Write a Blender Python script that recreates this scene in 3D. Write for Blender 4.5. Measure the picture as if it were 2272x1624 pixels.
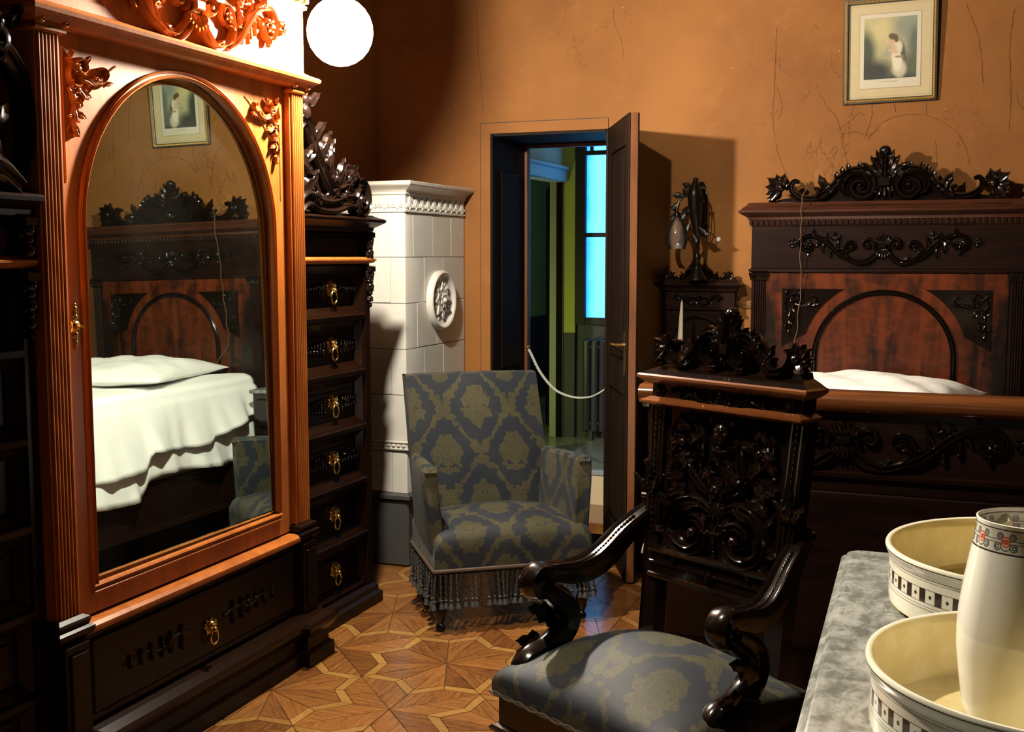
import bpy, bmesh, math, random
from mathutils import Matrix, Vector
random.seed(7)
S = bpy.context.scene
for o in list(bpy.data.objects): bpy.data.objects.remove(o)
COL = S.collection
PI = math.pi
sin, cos = math.sin, math.cos

# ------------------------------------------------------------------ camera, world, light, exposure
cam_d = bpy.data.cameras.new('camera'); cam = bpy.data.objects.new('camera', cam_d); COL.objects.link(cam)
cam.location = (0, 0, 1.5); cam.rotation_euler = (PI/2 - 0.09685, 0, 0.3698)
cam_d.sensor_width = 36; cam_d.lens = 2500/2272*36; cam_d.clip_start = 0.05
S.camera = cam
S.view_settings.view_transform = 'Standard'; S.view_settings.look = 'None'
S.view_settings.gamma = 1; S.view_settings.use_curve_mapping = False
S.view_settings.exposure = 0.0
W = bpy.data.worlds.new('world'); S.world = W; W.use_nodes = True
W.node_tree.nodes['Background'].inputs[0].default_value = (1.0, 0.85, 0.7, 1)
W.node_tree.nodes['Background'].inputs[1].default_value = 0.002
BULB_STRENGTH = 7600.0
BULB_COLOR = (1.0, 0.90, 0.74, 1)
def spot(name, loc, target, watts, color, angle, blend, size):
    d = bpy.data.lights.new(name, 'SPOT'); d.energy = watts; d.color = color
    d.spot_size = math.radians(angle); d.spot_blend = blend; d.shadow_soft_size = size
    o = bpy.data.objects.new(name, d); COL.objects.link(o); o.location = loc
    o.rotation_euler = (Vector(target)-Vector(loc)).to_track_quat('-Z', 'Y').to_euler()
    return o
spot('ceiling_spotlight', (-1.37, 1.93, 3.00), (-0.27, 2.68, 2.10), 300, (1.0, 0.88, 0.68), 124, 0.25, 0.04)
spot('lamp_reflector_beam', (-2.022, 3.600, 2.292), (-1.68, 2.70, 2.12), 480, (1.0, 0.90, 0.72), 118, 0.75, 0.03)
def point(name, loc, watts, color, size):
    d = bpy.data.lights.new(name, 'POINT'); d.energy = watts; d.color = color; d.shadow_soft_size = size
    o = bpy.data.objects.new(name, d); COL.objects.link(o); o.location = loc
    return o
point('hallway_added_light', (-1.75, 7.05, 2.75), 3.0, (0.9, 0.95, 0.25), 0.08)  # unseen light, added to brighten the yellow strip of hallway wall
point('side_room_added_light', (-2.90, 6.42, 0.80), 18, (0.9, 1.0, 0.3), 0.05)  # unseen light added behind the jamb to brighten the green wall

# ------------------------------------------------------------------ node helper
class NT:
    def __init__(s, name):
        s.m = bpy.data.materials.new(name); s.m.use_nodes = True
        s.t = s.m.node_tree; s.t.nodes.clear()
        s.out = s.t.nodes.new('ShaderNodeOutputMaterial')
    def n(s, typ, **kw):
        nd = s.t.nodes.new(typ)
        for k, v in kw.items(): setattr(nd, k, v)
        return nd
    def put(s, sock, v):
        if isinstance(v, bpy.types.NodeSocket): s.t.links.new(v, sock)
        else: sock.default_value = v
    def M(s, op, a, b=None, c=None, clamp=False):
        nd = s.n('ShaderNodeMath', operation=op, use_clamp=clamp); s.put(nd.inputs[0], a)
        if b is not None: s.put(nd.inputs[1], b)
        if c is not None: s.put(nd.inputs[2], c)
        return nd.outputs[0]
    def coord(s, kind='Object'): return s.n('ShaderNodeTexCoord').outputs[kind]
    def sep(s, v):
        nd = s.n('ShaderNodeSeparateXYZ'); s.put(nd.inputs[0], v); return nd.outputs
    def comb(s, x, y, z=0.0):
        nd = s.n('ShaderNodeCombineXYZ')
        for i, q in enumerate((x, y, z)): s.put(nd.inputs[i], q)
        return nd.outputs[0]
    def vmul(s, v, w):
        nd = s.n('ShaderNodeVectorMath', operation='MULTIPLY'); s.put(nd.inputs[0], v); s.put(nd.inputs[1], w); return nd.outputs[0]
    def vadd(s, v, w):
        nd = s.n('ShaderNodeVectorMath', operation='ADD'); s.put(nd.inputs[0], v); s.put(nd.inputs[1], w); return nd.outputs[0]
    def noise(s, v, scale, detail=3, rough=.55, dist=0.0, out=0):
        nd = s.n('ShaderNodeTexNoise'); s.put(nd.inputs['Vector'], v)
        nd.inputs['Scale'].default_value = scale; nd.inputs['Detail'].default_value = detail
        nd.inputs['Roughness'].default_value = rough; nd.inputs['Distortion'].default_value = dist
        return nd.outputs[out]
    def voro(s, v, scale, feature='F1'):
        nd = s.n('ShaderNodeTexVoronoi', feature=feature); s.put(nd.inputs['Vector'], v); nd.inputs['Scale'].default_value = scale
        return nd.outputs['Distance']
    def step(s, v, lo, hi, a=0.0, b=1.0):
        nd = s.n('ShaderNodeMapRange', interpolation_type='SMOOTHSTEP'); s.put(nd.inputs[0], v)
        nd.inputs[1].default_value = lo; nd.inputs[2].default_value = hi; nd.inputs[3].default_value = a; nd.inputs[4].default_value = b
        return nd.outputs[0]
    def mix(s, f, a, b, mode='MIX'):
        nd = s.n('ShaderNodeMix', data_type='RGBA', blend_type=mode); s.put(nd.inputs[0], f)
        for i, q in ((6, a), (7, b)):
            if isinstance(q, tuple) and len(q) == 3: q = (*q, 1)
            s.put(nd.inputs[i], q)
        return nd.outputs[2]
    def bump(s, h, strength=.3, dist=.01):
        nd = s.n('ShaderNodeBump'); s.put(nd.inputs['Height'], h); nd.inputs['Strength'].default_value = strength; nd.inputs['Distance'].default_value = dist
        return nd.outputs[0]
    def bsdf(s, color, rough=.5, metal=0.0, normal=None, **kw):
        nd = s.n('ShaderNodeBsdfPrincipled')
        if isinstance(color, tuple) and len(color) == 3: color = (*color, 1)
        s.put(nd.inputs['Base Color'], color); s.put(nd.inputs['Roughness'], rough); s.put(nd.inputs['Metallic'], metal)
        if normal is not None: s.put(nd.inputs['Normal'], normal)
        for k, v in kw.items(): s.put(nd.inputs[k.replace('_', ' ')], v)
        s.t.links.new(nd.outputs[0], s.out.inputs[0]); return nd
    def rnd(s): return s.n('ShaderNodeObjectInfo').outputs['Random']

def wood(name, c1, c2, rough=.3, along='Z', freq=14.0, spec=.5, coat=0.0, var=0.0, bump=.08):
    t = NT(name); v = t.coord()
    st = {'X': (.12, 1, 1), 'Y': (1, .12, 1), 'Z': (1, 1, .12)}[along]
    v = t.vmul(v, st)
    g = t.noise(v, freq, 5, .6, 1.2); f = t.noise(v, freq*9, 2, .5)
    k = t.M('ADD', t.M('MULTIPLY', g, 1.0), t.M('MULTIPLY', f, .35))
    k = t.step(k, .42, .95)
    if var: k = t.M('ADD', k, t.M('MULTIPLY', t.M('SUBTRACT', t.rnd(), .5), var), clamp=True)
    col = t.mix(k, c1, c2)
    t.bsdf(col, rough, 0, t.bump(f, bump, .002), Specular_IOR_Level=spec, Coat_Weight=coat, Coat_Roughness=.12)
    return t.m
def plain(name, c, rough=.5, metal=0.0, noise=0.0, nscale=30, **kw):
    t = NT(name)
    if noise:
        k = t.noise(t.coord(), nscale, 4)
        col = t.mix(k, tuple(q*(1-noise) for q in c), tuple(min(1, q*(1+noise)) for q in c))
        t.bsdf(col, rough, metal, t.bump(k, .1, .003), **kw)
    else: t.bsdf(c, rough, metal, **kw)
    return t.m
MAT = {}
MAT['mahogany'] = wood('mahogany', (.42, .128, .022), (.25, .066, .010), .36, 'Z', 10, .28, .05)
MAT['mahogany_dark_shaded'] = wood('mahogany_dark_shaded', (0.0096, 0.00288, 0.00096), (0.0048, 0.0015, 0.0006), .30, 'Y', 12, .14, .03)  # darker mahogany; shade of the wardrobe's lower parts is put into the colour
MAT['ceiling'] = wood('low_bounce_ceiling', (.05, .025, .012), (.03, .015, .008), .7, 'X', 6)  # unseen ceiling, its colour made dark to cut bounced light
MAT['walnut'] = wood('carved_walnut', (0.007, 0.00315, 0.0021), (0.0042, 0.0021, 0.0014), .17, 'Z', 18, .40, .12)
MAT['crack'] = plain('dark_crack_line', (.045, .018, .006), .9)  # even dark brown of the crack lines in the plaster
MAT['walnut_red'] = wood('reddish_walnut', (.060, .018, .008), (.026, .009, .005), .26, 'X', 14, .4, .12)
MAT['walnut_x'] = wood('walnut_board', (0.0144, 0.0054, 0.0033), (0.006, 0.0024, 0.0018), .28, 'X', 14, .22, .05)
MAT['rail'] = wood('reddish_rail', (0.154, 0.049, 0.0126), (0.084, 0.0252, 0.007), .25, 'X', 12, .5, .3)
MAT['door'] = wood('door_wood', (.014, .007, .004), (.007, .004, .0025), .6, 'Z', 12, .08)
MAT['door_edge'] = wood('worn_door_edge', (0.156, 0.057, 0.0168), (0.084, 0.027, 0.0084), .45, 'Z', 12)
MAT['black'] = plain('dark_void_paint', (.012, .010, .008), .7)
MAT['brass'] = plain('aged_brass', (.62, .42, .14), .25, 1.0, .25, 60)
MAT['bronze'] = plain('dark_bronze', (.014, .011, .008), .3, .5, .3, 60)
MAT['white_metal'] = plain('white_enamel', (.8, .8, .78), .35)
MAT['cotton'] = None
def m_flame():
    t = NT('figured_veneer'); v = t.coord(); x, y, z = t.sep(v)
    a = t.noise(t.comb(t.M('MULTIPLY', t.M('ABSOLUTE', t.M('ADD', x, 0.0)), 5.5), 0.0, t.M('MULTIPLY', z, .8)), 1.6, 4, .6, .8)
    b = t.noise(t.vmul(v, (9, 1, 14)), 1.6, 4, .6, .8)
    k = t.step(t.M('ADD', t.M('MULTIPLY', a, .9), t.M('MULTIPLY', b, .35)), .46, .78)
    t.bsdf(t.mix(k, (.105, .021, .005), (.006, .003, .002)), .3, 0, None, Coat_Weight=.12, Coat_Roughness=.15, Specular_IOR_Level=.3)
    return t.m
MAT['flame'] = m_flame()
def m_plaster():
    t = NT('ochre_plaster'); v = t.coord()
    big = t.noise(v, 1.1, 5, .6); mid = t.noise(v, 6, 5, .65); fine = t.noise(v, 140, 2)
    col = t.mix(t.step(big, .35, .7), (.235, .096, .022), (.165, .063, .015))
    col = t.mix(t.M('MULTIPLY', t.step(mid, .55, .8), .5), col, (0.3025, 0.1403, 0.04125))
    # hairline cracks: thin level lines of a tall noise, broken up by a second noise
    x, y, z = t.sep(v)
    cv = t.comb(x, 0.0, t.M('MULTIPLY', z, .33))
    c1 = t.M('ABSOLUTE', t.M('SUBTRACT', t.noise(cv, 2.3, 7, .62), .5))
    m1 = t.M('MULTIPLY', t.step(c1, .0, .0045, 1, 0), t.step(t.noise(v, 1.7, 2), .54, .66))
    c2 = t.M('ABSOLUTE', t.M('SUBTRACT', t.noise(t.vadd(v, (7.3, 0, 2.1)), 3.1, 6, .6), .5))
    m2 = t.M('MULTIPLY', t.step(c2, .0, .004, 1, 0), t.step(t.noise(t.vadd(v, (3, 0, 9)), 1.5, 2), .56, .64))
    m = t.M('MAXIMUM', t.M('MULTIPLY', m1, .65), t.M('MULTIPLY', m2, .5))
    col = t.mix(m, col, (0.05, 0.019, 0.006))
    spk = t.step(t.noise(v, 55, 1), .80, .84)
    col = t.mix(t.M('MULTIPLY', spk, .5), col, (0.45, 0.33, 0.198))
    h = t.M('ADD', t.M('MULTIPLY', mid, .6), t.M('MULTIPLY', fine, .12))
    t.bsdf(col, .75, 0, t.bump(t.M('SUBTRACT', h, m), .22, .012), Specular_IOR_Level=.25)
    return t.m
MAT['plaster'] = m_plaster()
MAT['plaster_grey'] = plain('grey_ochre_plaster', (.36, .20, .09), .8, 0, .15, 5)
def m_damask():
    t = NT('blue_and_gold_damask'); u, v, _ = t.sep(t.coord('UV'))
    uv = t.comb(u, v)
    n1 = t.noise(uv, 20, 3, .6); n2 = t.noise(t.vadd(uv, (3.1, 1.7, 0)), 20, 3, .6)
    du = t.M('ADD', t.M('ABSOLUTE', t.M('SUBTRACT', t.M('FRACT', t.M('MULTIPLY', u, 1/.30)), .5)), t.M('MULTIPLY', t.M('SUBTRACT', n1, .5), .14))
    X = t.M('MULTIPLY', du, 2*PI); Y = t.M('ADD', t.M('MULTIPLY', v, 2*PI/.40), t.M('MULTIPLY', t.M('SUBTRACT', n2, .5), .9))
    g = t.M('ADD', t.M('COSINE', X), t.M('COSINE', Y))
    ag = t.M('ABSOLUTE', g)
    # mirrored coordinates keep leaf clusters symmetrical about each repeat
    mu = t.M('ABSOLUTE', t.M('SUBTRACT', t.M('FRACT', t.M('MULTIPLY', u, 1/.30)), .5))
    cell = t.comb(t.M('MULTIPLY', mu, .30), v)
    pet = t.voro(t.vadd(cell, t.comb(t.M('MULTIPLY', n1, .012), t.M('MULTIPLY', n2, .012))), 40)
    band = t.M('SUBTRACT', .90, t.M('MULTIPLY', ag, 1.75)); bq = t.M('MULTIPLY', t.M('SUBTRACT', ag, .86), 1.5)
    reg = t.M('MINIMUM', t.M('MAXIMUM', band, bq), .85)
    mask = t.step(t.M('SUBTRACT', t.M('MULTIPLY', reg, 1.0), pet), -.03, .07)
    ring = t.step(t.M('ABSOLUTE', t.M('SUBTRACT', ag, 1.60)), .02, .06)
    veins = t.step(t.voro(cell, 95, 'DISTANCE_TO_EDGE'), .02, .11)
    mask = t.M('MULTIPLY', mask, t.M('ADD', .40, t.M('MULTIPLY', veins, .60)))
    wear = t.noise(t.comb(u, v), 5, 3)
    base = t.mix(t.step(wear, .35, .75), (0.00868, 0.01178, 0.01922), (0.01736, 0.02046, 0.02542))
    gold = t.mix(t.step(wear, .3, .7), (0.0434, 0.03844, 0.01178), (0.0651, 0.0558, 0.02108))
    weave = t.noise(t.vmul(t.comb(u, v), (1, 3.0, 1)), 420, 1)
    col = t.mix(t.M('MULTIPLY', mask, .92), base, gold)
    col = t.mix(t.M('MULTIPLY', weave, .35), col, (0.012, 0.0128, 0.014))
    t.bsdf(col, .62, 0, t.bump(t.M('ADD', t.M('MULTIPLY', mask, .4), weave), .25, .002), Sheen_Weight=.04, Sheen_Roughness=.5, Specular_IOR_Level=.2)
    return t.m
MAT['damask'] = m_damask()
def m_cotton():
    t = NT('white_cotton'); v = t.coord()
    n = t.noise(v, 7, 4, .6, .4); f = t.noise(v, 300, 1)
    t.bsdf(t.mix(n, (.80, .79, .76), (.88, .875, .86)), .8, 0, t.bump(t.M('ADD', n, t.M('MULTIPLY', f, .1)), .25, .02))
    return t.m
MAT['cotton'] = m_cotton()
def m_marble():
    t = NT('grey_marble'); v = t.coord()
    a = t.noise(v, 9, 7, .68, 1.6); b = t.noise(t.vmul(v, (2.2, 1, 1)), 22, 5, .7, .6)
    k = t.M('ADD', t.M('MULTIPLY', a, .6), t.M('MULTIPLY', b, .4))
    col = t.mix(t.step(k, .40, .62), (.10, .104, .094), (0.2852, 0.2883, 0.2728))
    t.bsdf(col, .22, 0, None, Specular_IOR_Level=.4)
    return t.m
MAT['marble'] = m_marble()
def m_glaze():
    t = NT('white_stove_glaze'); v = t.coord()
    n = t.noise(v, 9, 5, .6)
    col = t.mix(n, (0.448, 0.432, 0.384), (0.56, 0.544, 0.504))
    col = t.mix(t.M('MULTIPLY', t.rnd(), .25), col, (0.464, 0.432, 0.36))
    t.bsdf(col, .25, 0, t.bump(n, .08, .01))
    return t.m
MAT['glaze'] = m_glaze()
MAT['stove_base'] = plain('shaded_grey_stove_plinth', (.045, .043, .040), .6, 0, .2, 8)  # grey plinth, its colour darkened for the shade at the stove's foot
MAT['grout'] = plain('stove_grout', (.16, .14, .11), .9)
def m_parquet(name, c1, c2):
    t = NT(name); v = t.vmul(t.coord(), (1.0, 9.0, 1.0))
    g = t.noise(v, 9, 5, .65, .8); f = t.noise(v, 60, 2)
    big = t.noise(t.n('ShaderNodeNewGeometry').outputs['Position'], 3, 3)
    k = t.M('ADD', t.M('MULTIPLY', t.step(g, .3, .75), .7), t.M('MULTIPLY', t.rnd(), .62), clamp=True)
    col = t.mix(k, c1, c2)
    col = t.mix(t.M('MULTIPLY', t.step(big, .5, .75), .35), col, (.09, .035, .012))
    t.bsdf(col, t.M('ADD', .17, t.M('MULTIPLY', f, .16)), 0, t.bump(t.M('ADD', g, f), .10, .003), Coat_Weight=.25, Coat_Roughness=.12)
    return t.m
MAT['parquet'] = m_parquet('brown_parquet_wood', (0.26, 0.107, 0.026), (0.090, 0.031, 0.009))
MAT['parquet_light'] = m_parquet('pale_parquet_strip', (0.312, 0.1664, 0.0442), (0.208, 0.0988, 0.026))
MAT['subfloor'] = plain('dark_floor_joint', (.03, .013, .006), .7)
def m_porcelain():
    t = NT('cream_porcelain'); t.bsdf((.74, .68, .50), .12, 0, None, Coat_Weight=.4, Coat_Roughness=.05); return t.m
MAT['porcelain'] = m_porcelain()
def stripes(t, z, items):
    """items: (z0, z1) lines -> mask"""
    m = None
    for z0, z1 in items:
        k = t.M('MULTIPLY', t.M('GREATER_THAN', z, z0), t.M('LESS_THAN', z, z1))
        m = k if m is None else t.M('MAXIMUM', m, k)
    return m
def m_basin():
    t = NT('printed_basin_porcelain'); x, y, z = t.sep(t.coord())
    ang = t.M('ARCTAN2', y, x); r = t.M('SQRT', t.M('ADD', t.M('MULTIPLY', x, x), t.M('MULTIPLY', y, y)))
    outer = t.M('GREATER_THAN', r, .9665)
    N = 44.0
    fr = t.M('FRACT', t.M('ADD', t.M('MULTIPLY', ang, N/(2*PI)), 100.0))
    zz = t.M('MULTIPLY', z, 1.0)
    lines = stripes(t, zz, ((.405, .412), (.335, .339), (.318, .321), (.152, .155), (.132, .136), (.012, .02)))
    inband = t.M('MULTIPLY', t.M('GREATER_THAN', zz, .178), t.M('LESS_THAN', zz, .268))
    gap = t.M('MULTIPLY', inband, t.M('GREATER_THAN', fr, .60))
    edge = stripes(t, zz, ((.176, .180), (.266, .270)))
    dx = t.M('MULTIPLY', t.M('SUBTRACT', fr, .30), 2*PI/N); dz = t.M('SUBTRACT', zz, .223)
    dot = t.M('LESS_THAN', t.M('SQRT', t.M('ADD', t.M('MULTIPLY', dx, dx), t.M('MULTIPLY', dz, dz))), .013)
    dark = t.M('MAXIMUM', t.M('MAXIMUM', lines, gap), t.M('MAXIMUM', edge, dot))
    redl = t.M('MULTIPLY', inband, t.M('MAXIMUM', t.M('MULTIPLY', t.M('GREATER_THAN', fr, .575), t.M('LESS_THAN', fr, .61)), t.M('GREATER_THAN', fr, .985)))
    dark = t.M('MULTIPLY', dark, outer); redl = t.M('MULTIPLY', redl, outer)
    crz = t.noise(t.coord(), 6, 4)
    inside = t.mix(t.step(crz, .4, .7), (.72, .60, .30), (.78, .68, .40))
    col = t.mix(outer, inside, (.72, .69, .58))
    col = t.mix(dark, col, (.035, .030, .022)); col = t.mix(redl, col, (.30, .06, .03))
    t.bsdf(col, .12, 0, None, Coat_Weight=.4, Coat_Roughness=.05)
    return t.m
MAT['basin'] = m_basin()
def m_jug():
    t = NT('printed_jug_porcelain'); x, y, z = t.sep(t.coord())
    ang = t.M('ARCTAN2', y, x); N = 11.0
    fr = t.M('FRACT', t.M('ADD', t.M('MULTIPLY', ang, N/(2*PI)), 100.12))
    lo, hi = .2290, .2575; mid = (lo+hi)/2
    band = t.M('MULTIPLY', t.M('GREATER_THAN', z, lo), t.M('LESS_THAN', z, hi))
    px = t.M('MULTIPLY', t.M('SUBTRACT', fr, .5), .037); pz = t.M('SUBTRACT', z, mid)
    def ringm(cx, cz, r, w):
        dx = t.M('SUBTRACT', t.M('ABSOLUTE', px), cx); dz = t.M('SUBTRACT', pz, cz)
        return t.M('LESS_THAN', t.M('ABSOLUTE', t.M('SUBTRACT', t.M('SQRT', t.M('ADD', t.M('MULTIPLY', dx, dx), t.M('MULTIPLY', dz, dz))), r)), w)
    sc = None
    for a in ((.008, .006, .0038, .0008), (.008, .006, .0018, .0008), (.010, -.006, .0042, .0008), (.0105, -.006, .002, .0008), (.0, -.004, .006, .0007)):
        k = ringm(*a); sc = k if sc is None else t.M('MAXIMUM', sc, k)
    wav = t.M('LESS_THAN', t.M('ABSOLUTE', t.M('SUBTRACT', t.M('ABSOLUTE', pz), .0018)), .0005)
    sc = t.M('MAXIMUM', sc, wav)
    lines = stripes(t, z, ((lo-.0004, lo+.0016), (hi-.0012, hi+.0002)))
    red = t.M('LESS_THAN', t.M('SQRT', t.M('ADD', t.M('MULTIPLY', px, px), t.M('MULTIPLY', pz, pz))), .0034)
    red2 = ringm(.0, .0, .0055, .0009)
    col = t.mix(band, (.78, .76, .68), (.62, .59, .50))
    col = t.mix(t.M('MULTIPLY', band, t.M('MULTIPLY', sc, .9)), col, (.05, .05, .06))
    col = t.mix(t.M('MULTIPLY', band, t.M('MAXIMUM', red, red2)), col, (.55, .10, .05))
    col = t.mix(lines, col, (.04, .035, .03))
    t.bsdf(col, .1, 0, None, Coat_Weight=.5, Coat_Roughness=.04)
    return t.m
MAT['jug'] = m_jug()
def m_mirror():
    t = NT('mirror_glass'); n = t.noise(t.coord(), 3, 3)
    p = t.bsdf(t.mix(n, (.55, .66, .62), (.60, .72, .66)), .012, 1.0)
    d = t.n('ShaderNodeBsdfDiffuse'); d.inputs[0].default_value = (.55, .55, .45, 1)
    mx = t.n('ShaderNodeMixShader'); t.put(mx.inputs[0], t.step(n, .3, .8, .0, .012))
    t.t.links.new(p.outputs[0], mx.inputs[1]); t.t.links.new(d.outputs[0], mx.inputs[2]); t.t.links.new(mx.outputs[0], t.out.inputs[0]); return t.m
MAT['mirror'] = m_mirror()
def m_glass():
    t = NT('frosted_tulip_glass')
    g = t.n('ShaderNodeBsdfGlass'); g.inputs['Roughness'].default_value = .12; g.inputs['IOR'].default_value = 1.3
    d = t.n('ShaderNodeBsdfDiffuse'); d.inputs[0].default_value = (.75, .78, .82, 1)
    tr = t.n('ShaderNodeBsdfTransparent'); mx = t.n('ShaderNodeMixShader'); mx.inputs[0].default_value = .035
    t.t.links.new(tr.outputs[0], mx.inputs[1]); t.t.links.new(d.outputs[0], mx.inputs[2])
    gl = t.n('ShaderNodeBsdfGlossy'); gl.inputs['Roughness'].default_value = .08
    fr = t.n('ShaderNodeFresnel'); fr.inputs[0].default_value = 1.5
    m2 = t.n('ShaderNodeMixShader'); t.t.links.new(fr.outputs[0], m2.inputs[0]); t.t.links.new(mx.outputs[0], m2.inputs[1]); t.t.links.new(gl.outputs[0], m2.inputs[2])
    t.t.links.new(m2.outputs[0], t.out.inputs[0]); return t.m
MAT['glass'] = m_glass()
def m_emit(name, c, s):
    t = NT(name); e = t.n('ShaderNodeEmission'); e.inputs[0].default_value = (*c[:3], 1); e.inputs[1].default_value = s
    t.t.links.new(e.outputs[0], t.out.inputs[0]); return t.m
MAT['bulb'] = m_emit('lit_bulb', BULB_COLOR, BULB_STRENGTH)
def m_pane():
    t = NT('daylit_window_pane'); x, y, z = t.sep(t.coord())
    n = t.noise(t.coord(), 5, 3)
    c = t.mix(t.step(t.M('ADD', x, t.M('MULTIPLY', n, .06)), .0, .12), (.0, .15, 1.0), (.10, .48, 1.0))
    e = t.n('ShaderNodeEmission'); t.put(e.inputs[0], c); e.inputs[1].default_value = 3.2
    t.t.links.new(e.outputs[0], t.out.inputs[0]); return t.m
MAT['pane'] = m_pane()
def m_print():
    """a plain generic print: a child in a pale dress before dark bushes, painted with soft ovals (x, z in metres)"""
    t = NT('child_print'); x, y, z = t.sep(t.coord()); v = t.coord()
    n = t.noise(v, 28, 4, .6)
    def oval(cx, cz, rx, rz, soft=.35, rot=0.0, wob=.3):
        dx = t.M('SUBTRACT', x, cx); dz = t.M('SUBTRACT', z, cz)
        c, s_ = cos(rot), sin(rot)
        a = t.M('DIVIDE', t.M('ADD', t.M('MULTIPLY', dx, c), t.M('MULTIPLY', dz, s_)), rx)
        b = t.M('DIVIDE', t.M('SUBTRACT', t.M('MULTIPLY', dz, c), t.M('MULTIPLY', dx, s_)), rz)
        d = t.M('SQRT', t.M('ADD', t.M('MULTIPLY', a, a), t.M('MULTIPLY', b, b)))
        d = t.M('ADD', d, t.M('MULTIPLY', t.M('SUBTRACT', n, .5), wob))
        return t.step(d, 1-soft, 1+soft, 1, 0)
    col = t.mix(t.step(t.M('ADD', x, n), .25, .75), (.34, .31, .15), (.165, .18, .15))
    col = t.mix(oval(-.03, .09, .07, .06, .6), col, (0.396, 0.3465, 0.165))
    col = t.mix(oval(.07, .10, .06, .05, .7), col, (0.165, 0.187, 0.1375))
    col = t.mix(oval(.115, .03, .035, .07, .6), col, (0.066, 0.088, 0.066))
    col = t.mix(oval(-.11, -.01, .045, .10, .5), col, (0.0275, 0.0385, 0.022))
    col = t.mix(oval(-.07, -.10, .085, .06, .5), col, (0.011, 0.0154, 0.0121))
    col = t.mix(oval(.10, -.08, .06, .07, .6), col, (0.055, 0.0715, 0.044))
    col = t.mix(oval(.05, -.135, .09, .03, .5), col, (0.0165, 0.022, 0.0154))
    col = t.mix(oval(.050, -.020, .018, .060, .3, .12, .25), col, (.05, .055, .04))
    col = t.mix(oval(.040, -.082, .030, .040, .3, .15, .3), col, (.36, .33, .24))
    col = t.mix(oval(.030, -.045, .021, .048, .25, .12, .25), col, (.50, .46, .35))
    col = t.mix(oval(.030, .006, .022, .034, .25, -.25, .2), col, (.46, .40, .29))
    col = t.mix(oval(.040, -.030, .020, .005, .4, .0, .2), col, (.20, .15, .10))
    col = t.mix(oval(.012, -.004, .024, .0085, .3, -.3, .2), col, (.42, .29, .19))
    col = t.mix(oval(.016, .012, .010, .016, .3, .8, .2), col, (.42, .29, .19))
    col = t.mix(oval(.008, .046, .017, .018, .25, 0, .15), col, (.42, .27, .17))
    col = t.mix(oval(.013, .060, .021, .014, .3, -.35, .25), col, (.07, .045, .018))
    col = t.mix(oval(.026, .048, .009, .014, .3, .2, .25), col, (.07, .045, .018))
    t.bsdf(col, .6); return t.m
MAT['print'] = m_print()
MAT['mount'] = plain('cream_print_paper', (0.44, 0.407, 0.319), .7)
MAT['mat_board'] = plain('buff_mat_board', (.40, .33, .19), .7, 0, .08, 20)
MAT['gilt'] = plain('gilt_rope_moulding', (.55, .34, .09), .3, .55, .3, 90)
MAT['ebony'] = plain('ebonised_wood', (.014, .012, .010), .35)
MAT['ink'] = plain('thin_ink_line', (.25, .19, .12), .8)
MAT['fringe'] = plain('grey_fringe_cord', (.020, .020, .019), .7, 0, .35, 120)
MAT['braid'] = plain('brown_braid', (0.045, 0.027, 0.0156), .6, 0, .4, 150)
MAT['rope'] = plain('pale_twisted_rope', (.42, .46, .40), .55, 0, .25, 150)
MAT['cord'] = plain('brown_pull_cord', (0.096, 0.045, 0.0168), .7)
MAT['wax'] = plain('ivory_candle_wax', (0.6, 0.555, 0.4125), .45)
MAT['hall_yellow'] = plain('yellow_green_limewash', (.46, .48, .12), .85, 0, .12, 6)
MAT['hall_grey'] = plain('hall_pale_limewash', (.34, .36, .34), .85, 0, .15, 5)
MAT['hall_dado'] = plain('hall_dark_dado', (.045, .05, .055), .7, 0, .15, 8)
MAT['hall_floor'] = plain('hall_stone_floor', (.22, .24, .20), .22, 0, .2, 6)
MAT['riser'] = plain('cream_step_riser', (.62, .52, .34), .7, 0, .1, 9)
MAT['casing_blue_lit'] = plain('blue_lit_hall_casing', (.25, .30, .36), .5)  # blue of the window light is put into the casing colour
MAT['radiator'] = plain('dark_radiator_paint', (.03, .035, .04), .4)

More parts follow.
